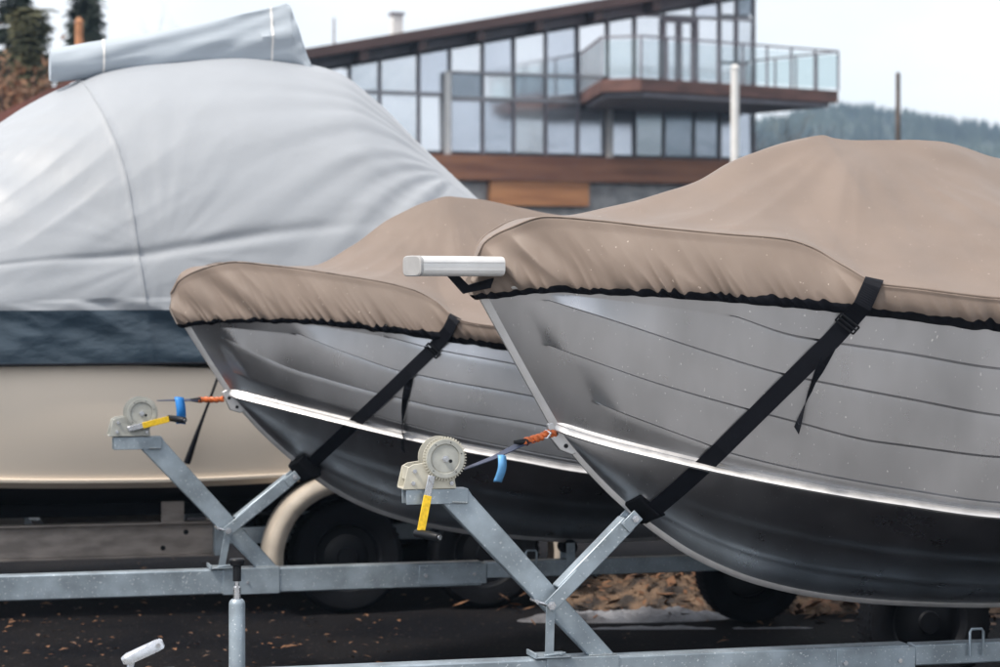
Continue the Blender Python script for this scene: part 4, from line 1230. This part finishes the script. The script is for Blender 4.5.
# ================================================================== BUILDING
def building():
    th = 21
    DB = 68.0
    F = Frame((443-HX)/FP*DB, DB, th)
    root = empty('glass_building', F, 'glass fronted building with sloping brown roof, timber band and corner balcony', 'building')
    S = lambda x, y, b=0: F.solve(x, y, b)
    A = lambda x: S(x, 100)[0]
    z_sill = S(560, 157.5)[1]; z_t1 = S(500, 99.5)[1]; z_t2 = S(500, 74)[1]; z_t3 = S(400, 93)[1]
    aL, zL = S(344, 66); aR, zR = S(640, 15.5); sl = (zR-zL)/(aR-aL)
    roofz = lambda a: zL+(a-aL)*sl
    xs = [250, 290, 325, 350, 380, 419, 450, 483, 514, 546, 578, 608, 635, 664, 694, 720, 737, 754]
    As = [A(x) for x in xs]
    rnd = random.Random(2)
    # panes
    for i in range(len(As)-1):
        a0, a1 = As[i]+.06, As[i+1]-.06
        zt0, zt1 = roofz(a0)-.05, roofz(a1)-.05
        lv = [z_sill+.08, z_t3 if xs[i] < 445 else z_t1] + ([z_t2] if xs[i] >= 445 else [])
        if xs[i] >= 600: lv = [z_sill+.08, z_t1, z_t1+2.6]
        if xs[i] >= 700: lv = [z_sill+.08, z_t1, z_t1+1.3, z_t1+2.7]
        lv = [l for l in lv if l < min(zt0, zt1)-.15]
        for k in range(len(lv)):
            z0 = lv[k]+.04
            top = (lv[k+1]-.04, lv[k+1]-.04) if k+1 < len(lv) else (zt0, zt1)
            if top[0] <= z0: continue
            ti = rnd.uniform(-.012, .012); tj = rnd.uniform(-.02, .02)
            m = MB(); m.add([(a0, .05+ti, z0), (a1, .05-ti, z0), (a1, .05-ti+tj*1.5, top[1]), (a0, .05+ti+tj*1.5, top[0])], [(0, 1, 2, 3)])
            m.build('window_pane', M['glass'] if (rnd.random() < .62 and k) or rnd.random() < .25 else M['glass_b'], root, smooth=0)
    # backing wall behind the glass
    m = MB(); m.prism([(As[0], z_sill), (As[-1], z_sill), (As[-1], roofz(As[-1])-.1), (As[0], roofz(As[0])-.1)], .30, 9); m.build('wall', M['frame_d'], root, smooth=0)
    # mullions and transoms
    m = MB()
    for i, a in enumerate(As): m.box(a-.034, a+.034, -.04, .10, z_sill, roofz(a)+.1)
    m.each('mullion', M['frame_d'], root, smooth=0)
    m = MB()
    m.box(As[0], A(447), -.045, .09, z_t3-.05, z_t3+.05); m.box(A(447)+.01, As[-1], -.045, .09, z_t1-.06, z_t1+.06); m.box(A(447)+.01, A(580), -.045, .09, z_t2-.04, z_t2+.04)
    m.box(A(600), As[-1], -.045, .09, z_t1+2.56, z_t1+2.64)
    m.each('transom', M['frame_l'], root, smooth=0)
    for x in (446, 608):
        a = A(x); z1 = z_t2 if x == 446 else z_t1-.1
        MB().box(a-.09, a+.09, -.18, -.065, z_sill, z1).build('white_column', M['white'], root)
    # door upstairs
    a0, a1 = A(661), A(697); zd = z_t1+.25
    m = MB(); m.box(a0, a0+.12, -.12, -.065, zd, zd+2.3); m.box(a1-.12, a1, -.12, -.065, zd, zd+2.3); m.box(a0+.121, a1-.121, -.12, -.065, zd+2.18, zd+2.3); m.box((a0+a1)/2-.05, (a0+a1)/2+.05, -.12, -.065, zd, zd+2.17)
    m.build('door_frame', M['frame_d'], root)
    # roof: slab, fascia, soffit with rafters
    aa0, aa1 = As[0]-3.0, As[-1]+2.0
    m = MB(); m.prism([(aa0, roofz(aa0)+.05), (aa1, roofz(aa1)+.05), (aa1, roofz(aa1)+.33), (aa0, roofz(aa0)+.33)], -.15, 9.5); m.build('eaves_beam', M['frame_d'], root)
    m = MB(); m.prism([(aa0, roofz(aa0)+.34), (aa1, roofz(aa1)+.34), (aa1, roofz(aa1)+.62), (aa0, roofz(aa0)+.62)], -1.0, 9.8); rf = m.build('roof', M['roofmetal'], root)
    for k in range(14):
        a = A(355+k*58)
        if a > aa1: break
        MB().prism([(a-.12, roofz(a)+.0), (a+.12, roofz(a)+.05), (a+.12, roofz(a)+.338), (a-.12, roofz(a)+.338)], -.85, -.16).build('rafter_end', M['roofmetal'], rf)
    a, z = S(397, 30, 1.0)
    m = MB(); m.box(a-.15, a+.15, .9, 1.2, roofz(a)+.6, z+.42); ch = m.build('chimney', M['white'], rf)
    MB().box(a-.19, a+.19, .86, 1.24, z+.421, z+.50).build('chimney_cap', M['frame_d'], ch)
    a, z = S(334, 18, 1.0)
    MB().tube([(a, 1, roofz(a)), (a, 1, z)], .035, 8).build('antenna', M['frame_l'], rf)
    # timber band, box, stone base
    zb0 = S(560, 182)[1]
    m = MB(); m.box(As[0]-.5, A(757), -.35, .28, zb0, z_sill-.002); m.build('timber_band', M['wood'], root)
    m = MB()
    for k in range(10): m.box(As[0]-.5, A(757), -.362, -.351, zb0+.04+k*.075, zb0+.05+k*.075)
    m.build('board_joint', M['frame_d'], root)
    zc_ = S(535, 206)[1]
    m = MB(); m.box(A(487), A(585), -.30, .0, zc_, zb0-.003); m.build('timber_box', M['wood_l'], root)
    m = MB(); m.box(As[0], A(750), .01, .6, 0, zb0-.003); m.build('stone_base', M['stone'], root)
    # balcony
    zs = 7.42
    B = F.local((3.79, 64.5, zs)); C = F.local((9.68, 68.7, zs)); Ai = (A(579), -.07); Ci = (A(754), -.07)
    B2 = F.local((3.79-1.05, 64.9, zs))
    pl = [Ai, (B2.x, B2.y), (B.x, B.y), (C.x, C.y), Ci]
    m = MB(); m.plan(pl, zs-.34, zs); bal = m.build('balcony', M['deck'], root)
    m = MB(); cen = Vector((sum(p[0] for p in pl)/5, sum(p[1] for p in pl)/5))
    m.plan([tuple(Vector(p).lerp(cen, .06)) for p in pl], zs-.48, zs-.345); m.build('soffit', M['frame_d'], bal)
    edge = [Ai, (B2.x, B2.y), (B.x, B.y), (C.x, C.y), Ci]
    for i in range(len(edge)-1):
        p, q = Vector((*edge[i], zs)), Vector((*edge[i+1], zs)); L = (q-p).length; n = max(1, round(L/.95)); u = (q-p)/n
        for k in range(n+1):
            if k == n and i < len(edge)-2: continue
            c = p+u*k; MB().box(c.x-.025, c.x+.025, c.y-.025, c.y+.025, zs+.001, zs+1.1).build('rail_post', M['frame_d'], bal)
        for k in range(n):
            p0, q0 = p+u*(k+.05), p+u*(k+.95); m = MB(); m.add([(p0.x, p0.y, zs+.08), (q0.x, q0.y, zs+.08), (q0.x, q0.y, zs+1.04), (p0.x, p0.y, zs+1.04)], [(0, 1, 2, 3)]); m.build('glass_panel', M['railglass'], bal, smooth=0)
        MB().bar(p+Vector((0, 0, 1.13)), q+Vector((0, 0, 1.13)), .06, .05).build('handrail', M['frame_d'], bal)
    return F
FB = building()
# poles
def pole(x, y0, y1, D, r, mat, label, name, cat, fit=None):
    X = (x-HX)/FP*D; z = ZC-(y0-HY)/FP*D
    fr = Frame(X, D, 0)
    o = empty(name, fr, label, cat)
    MB().tube([(0, 0, 0), (0, 0, z)], [r, r*.8], 14).build('shaft', mat, o)
    if fit:
        m = MB()
        for zz in fit: m.bar((-.28, 0, z-zz), (.28, 0, z-zz), .06, .08); m.tube([(.2, 0, z-zz+.04), (.2, 0, z-zz+.2)], .05, 8); m.tube([(-.2, 0, z-zz+.04), (-.2, 0, z-zz+.2)], .05, 8)
        m.build('crossarm', mat, o)
    else: MB().tube([(0, 0, z), (0, 0, z+.08)], [r, r*.3], 12).build('pole_cap', mat, o)
    return o
pole(735, 68, 290, 55, .115, M['white'], 'thick white pole standing in front of the glass building', 'white_pole', 'pole')
pole(898, 75, 290, 60, .075, M['bark'], 'dark wooden utility pole in front of the wooded hill', 'utility_pole', 'pole')

# ================================================================== TREES
def bare_tree(x, ytop, D, label, seed, spread=.5, dens=4, mat='bark', group='bare trees by the building'):
    rnd = random.Random(seed); X = (x-HX)/FP*D; H = ZC-(ytop-HY)/FP*D
    fr = Frame(X, D, 0); o = empty('bare_tree', fr, label, 'tree', group)
    tk = MB(); cr = MB()
    def grow(p, d, L, r, lev):
        n = 4; pts = [p]; q = p
        for i in range(n):
            d = (d+Vector((rnd.gauss(0, .12), rnd.gauss(0, .12), rnd.gauss(.03, .05)))).normalized(); q = q+d*(L/n); pts.append(q)
        (tk if lev == 0 else cr).tube(pts, [r*(1-.6*i/n) for i in range(n+1)], 6 if lev < 2 else 3, cap=False)
        if lev >= 4: return
        for k in range(dens+(2 if lev == 0 else 0)):
            i = rnd.randint(1 if lev else 2, n); b = pts[i]; t = rnd.uniform(0, 2*PI); e = Vector((math.cos(t), math.sin(t), 0))
            grow(b, (d*(1-spread)+e*spread+Vector((0, 0, .15))).normalized(), L*rnd.uniform(.45, .68), r*.42, lev+1)
    grow(Vector((0, 0, 0)), Vector((0, 0, 1)), H*.52, H*.014, 0)
    mz = max(v[2] for v in cr.v); k = H/mz
    for mb in (tk, cr): mb.v = [(v[0]*k, v[1]*k, v[2]*k) for v in mb.v]
    tk.build('trunk', M[mat], o); cr.build('crown', M[mat], o, recalc=False, smooth=0)
bare_tree(792, 92, 85, 'bare brown tree behind the balcony end, left of the pair there', 11, .55, 4)
bare_tree(830, 112, 92, 'smaller bare tree at the foot of the hill below the balcony tip', 12, .55, 4)
bare_tree(768, 100, 80, 'bare tree close to the building corner under the balcony', 14, .55, 4)
bare_tree(142, -6, 75, 'faint bare tree rising behind the grey canopy, nearest the spruces', 21, .45, 3, group='bare trees behind the big tarpaulin')
bare_tree(182, 8, 85, 'second faint bare tree behind the grey canopy, further right', 22, .45, 3, group='bare trees behind the big tarpaulin')

def spruce(x, ytop, D, Rr, label, seed, mat, name='spruce_tree'):
    rnd = random.Random(seed); X = (x-HX)/FP*D; H = ZC-(ytop-HY)/FP*D
    fr = Frame(X, D, 0); o = empty(name, fr, label, 'tree', 'evergreens at the left edge')
    MB().tube([(0, 0, 0), (0, 0, H*.5), (0, 0, H)], [H*.016, H*.010, .01], 8).build('trunk', M['bark'], o)
    cr = MB(); z = H*.10
    while z < H:
        k = (H-z)/H; rr = Rr*k**.8; nb = rnd.randint(7, 9)
        for i in range(nb):
            t = rnd.uniform(0, 2*PI); L = rr*rnd.uniform(.65, 1.15)+.1; dirv = Vector((math.cos(t), math.sin(t), 0)); sd = Vector((-dirv.y, dirv.x, 0))
            ns = int(L*16)+4
            for q in range(ns):
                u = (q+rnd.random())/ns; c = Vector((0, 0, z))+dirv*(L*u)+Vector((0, 0, -.28*L*u*u+.06*L*u))
                for s in (-1, 1):
                    w = (.16+.30*(1-u))*rnd.uniform(.6, 1.2); dd = (sd*s+dirv*.6+Vector((0, 0, rnd.uniform(-.75, .0)))).normalized()*w
                    wv = dirv.cross(dd).normalized().cross(dd).normalized()*rnd.uniform(.03, .07)
                    c2 = c+dd; cr.add([c-wv, c2-wv*.3+Vector((0, 0, -.03)), c2+wv*.3, c+wv], [(0, 1, 2, 3)])
        z += rnd.uniform(.13, .22)*(.6+.5*k)
    cr.build('crown', M[mat], o, smooth=0, recalc=False)
spruce(14, -22, 48, 1.35, 'dark spruce at the far left edge', 31, 'needle')
spruce(86, -10, 50, 1.4, 'dark spruce right of its neighbours, poking above the grey canopy', 32, 'needle')
spruce(30, 8, 44, 1.15, 'olive green spruce between the two dark ones', 33, 'needle2')
def bush(x, ytop, D, Rr, label, seed, mat):
    rnd = random.Random(seed); X = (x-HX)/FP*D; H = ZC-(ytop-HY)/FP*D
    fr = Frame(X, D, 0); o = empty('dry_bush', fr, label, 'bush', 'dry bushes below the spruces')
    st = MB(); cr = MB()
    for i in range(26):
        t = rnd.uniform(0, 2*PI); e = Vector((math.cos(t)*Rr*rnd.uniform(.2, 1), math.sin(t)*Rr*rnd.uniform(.2, 1), H*rnd.uniform(.7, 1)))
        st.tube([(0, 0, 0), e*.5+Vector((0, 0, H*.12)), e], [.05, .03, .01], 5)
        for k in range(170):
            u = rnd.uniform(.25, 1.0); c = e*u+Vector((rnd.gauss(0, .25), rnd.gauss(0, .25), rnd.gauss(0, .25)+H*.12*math.sin(PI*u)))
            d = Vector((rnd.gauss(0, 1), rnd.gauss(0, 1), rnd.gauss(0, 1))).normalized()*.09; w = Vector((rnd.gauss(0, 1), rnd.gauss(0, 1), rnd.gauss(0, 1))).normalized()*.035
            cr.add([c-d, c+w, c+d, c-w], [(0, 1, 2, 3)])
    st.build('stem', M['bark'], o); cr.build('foliage', M[mat], o, smooth=0, recalc=False)
bush(8, 55, 42, 1.0, 'brown dry bush at the left edge above the red roof', 41, 'drybush')
bush(38, 72, 42, .8, 'brown dry bush just left of the grey tarpaulin slope', 42, 'drybush')
# orange timber post and red roof at left
pole(79, 22, 290, 41, .085, M['post'], 'short orange brown timber post before the second spruce', 'timber_post', 'post')
def cottage():
    D = 36; X = (0-HX)/FP*D; fr = Frame(X, D, 8); o = empty('cottage', fr, 'low cottage with red brown roof behind the tarpaulin at left', 'house')
    a1, z1 = fr.solve(60, 84, 0); a0, z0 = fr.solve(0, 113, 0); s = (z1-z0)/(a1-a0); am = a1+.6; zm = z0+s*am
    e = 3.2
    m = MB()
    m.prism([(-e, z0-s*e), (am, zm), (am+e, zm-s*(e)), (am+e, zm-s*e-.16), (am, zm-.16), (-e, z0-s*e-.16)], 0, 6); m.build('roof', M['redroof'], o)
    m = MB(); m.prism([(-e+.5, 0), (am+e-.5, 0), (am+e-.5, zm-s*(e)+.0), (am, zm-.2), (-e+.5, z0-s*e+.0)], .4, 5.6); w = m.build('wall', M['wood'], o)
    MB().box(.2, 1.2, .33, .42, 1.2, 2.3).build('window', M['glass_b'], o)
cottage()

# ================================================================== HILLS (ring), HAZE
def hills():
    G = []; n = 720; rng = [(430, 0), (520, .30), (600, .62), (680, .9), (740, 1.0), (800, .9)]
    RR = [430+ (i*14) for i in range(28)]
    el = pchip([-180, -120, -60, -12, 0, 6.5, 7.9, 9.1, 10.2, 11.8, 16, 60, 120, 180], [.055, .06, .05, .060, .066, .073, .0772, .0755, .0725, .0690, .055, .06, .07, .055])
    for i in range(n+1):
        az = -180+360*i/n; t = R(az); row = []
        fine = 8 if True else 1
        for r in RR:
            u = (r-430)/(370); k = math.sin(min(1, u/.82)*PI/2)**1.3 if u < .82 else 1-.2*(u-.82)/.18
            z = k*((el(az)-.0065)*735+1.7)*(1+.035*nz(az*.18, u*3)+.0*u)
            z += k*2.2*nz(r*.05*math.sin(t)*3, r*.15*math.cos(t), 2)
            row.append((r*math.sin(t), r*math.cos(t), z-.5))
        G.append(row)
    # finer piece is added in view
    m = MB().grid(G); tag(m.build('hills', M['forest'], smooth=60, recalc=False), kind='structure')
    # tree-tops on the ridge in view: cone clumps as one far-off wood
    rnd = random.Random(6); c = MB()
    for i in range(9000):
        az = rnd.uniform(-13, 13.5); t = R(az); r = rnd.uniform(520, 755); u = (r-430)/370
        k = math.sin(min(1, u/.82)*PI/2)**1.3 if u < .82 else 1-.2*(u-.82)/.18
        z = k*((el(az)-.0065)*735+1.7)*(1+.035*nz(az*.18, u*3))-1.5
        h = rnd.uniform(3.0, 6.5)*.8; w = h*.22; x, y = r*math.sin(t), r*math.cos(t)
        c.add([(x-w, y, z), (x+w*.5, y-w, z), (x+w*.5, y+w, z), (x+rnd.uniform(-.2, .2), y, z+h)], [(0, 1, 3), (1, 2, 3), (2, 0, 3)])
    tag(c.build('hill_forest', M['forest'], smooth=0, recalc=False), 'dense far-off wood covering the hillside', 'forest', kind='stuff')
hills()
HAZE = True
if HAZE:
    m = MB().box(-960, 960, -960, 960, -1.0, 78); o = m.build('haze', bpy.data.materials.new('haze_air'), smooth=0); tag(o, 'thin bluish winter haze over the far hills', 'haze', kind='stuff')
    hm = o.data.materials[0]; hm.use_nodes = True; N = hm.node_tree.nodes; N.clear()
    out = N.new('ShaderNodeOutputMaterial'); pv = N.new('ShaderNodeVolumePrincipled'); pv.inputs['Color'].default_value = (.50, .72, 1, 1); pv.inputs['Density'].default_value = .00045
    hm.node_tree.links.new(pv.outputs[0], out.inputs['Volume'])

# ================================================================== LIGHT, SKY, CAMERA
SUN_EL, SUN_AZ = 54.0, -126.0      # azimuth from +Y towards +X
w = bpy.data.worlds.new('World'); scene.world = w; w.use_nodes = True
N = w.node_tree.nodes; L = w.node_tree.links
bg = N['Background']; sky = N.new('ShaderNodeTexSky'); sky.sky_type = 'NISHITA'; sky.sun_disc = False
sky.sun_elevation = R(SUN_EL); sky.sun_rotation = R(SUN_AZ); sky.air_density = 1; sky.dust_density = 2.5; sky.ozone_density = 1
tc = N.new('ShaderNodeTexCoord'); mp = N.new('ShaderNodeMapping'); mp.inputs['Scale'].default_value = (1, 1, 2.6); mp.inputs['Location'].default_value = (.4, .1, .3)
L.new(tc.outputs['Generated'], mp.inputs['Vector'])
ns = N.new('ShaderNodeTexNoise'); ns.inputs['Scale'].default_value = 2.4; ns.inputs['Detail'].default_value = 7; ns.inputs['Roughness'].default_value = .55
L.new(mp.outputs['Vector'], ns.inputs['Vector'])
rp = N.new('ShaderNodeValToRGB'); rp.color_ramp.elements[0].position = .30; rp.color_ramp.elements[1].position = .58
rp.color_ramp.elements[0].color = (.55, .55, .55, 1); rp.color_ramp.elements[1].color = (.97, .97, .97, 1)
L.new(ns.outputs['Fac'], rp.inputs['Fac'])
mx = N.new('ShaderNodeMix'); mx.data_type = 'RGBA'
L.new(rp.outputs['Color'], mx.inputs[0]); L.new(sky.outputs['Color'], mx.inputs[6]); mx.inputs[7].default_value = (8.0, 8.05, 8.2, 1)
L.new(mx.outputs[2], bg.inputs['Color']); bg.inputs['Strength'].default_value = .10
sd = bpy.data.lights.new('sun', 'SUN'); sd.energy = 2.6; sd.angle = R(10); sd.color = (1, .91, .80)
so = bpy.data.objects.new('sun', sd); COL.objects.link(so)
d = Vector((math.sin(R(SUN_AZ))*math.cos(R(SUN_EL)), math.cos(R(SUN_AZ))*math.cos(R(SUN_EL)), math.sin(R(SUN_EL))))
so.rotation_euler = d.to_track_quat('Z', 'Y').to_euler(); so.location = (0, 0, 30)

cd = bpy.data.cameras.new('camera'); cam = bpy.data.objects.new('camera', cd); COL.objects.link(cam)
cam.location = (0, 0, ZC); cam.rotation_euler = (R(90), 0, 0)
cd.sensor_width = 36; cd.lens = 36*FP/1000; cd.shift_y = -(333.5-HY)/1000; cd.clip_end = 4000; cd.clip_start = .1
cd.dof.use_dof = True; cd.dof.focus_distance = 7.9; cd.dof.aperture_fstop = 4.2
scene.camera = cam
vs = scene.view_settings; vs.view_transform = 'Standard'; vs.look = 'None'; vs.exposure = 0.82; vs.gamma = 1
scene.render.resolution_x = 1024; scene.render.resolution_y = 683
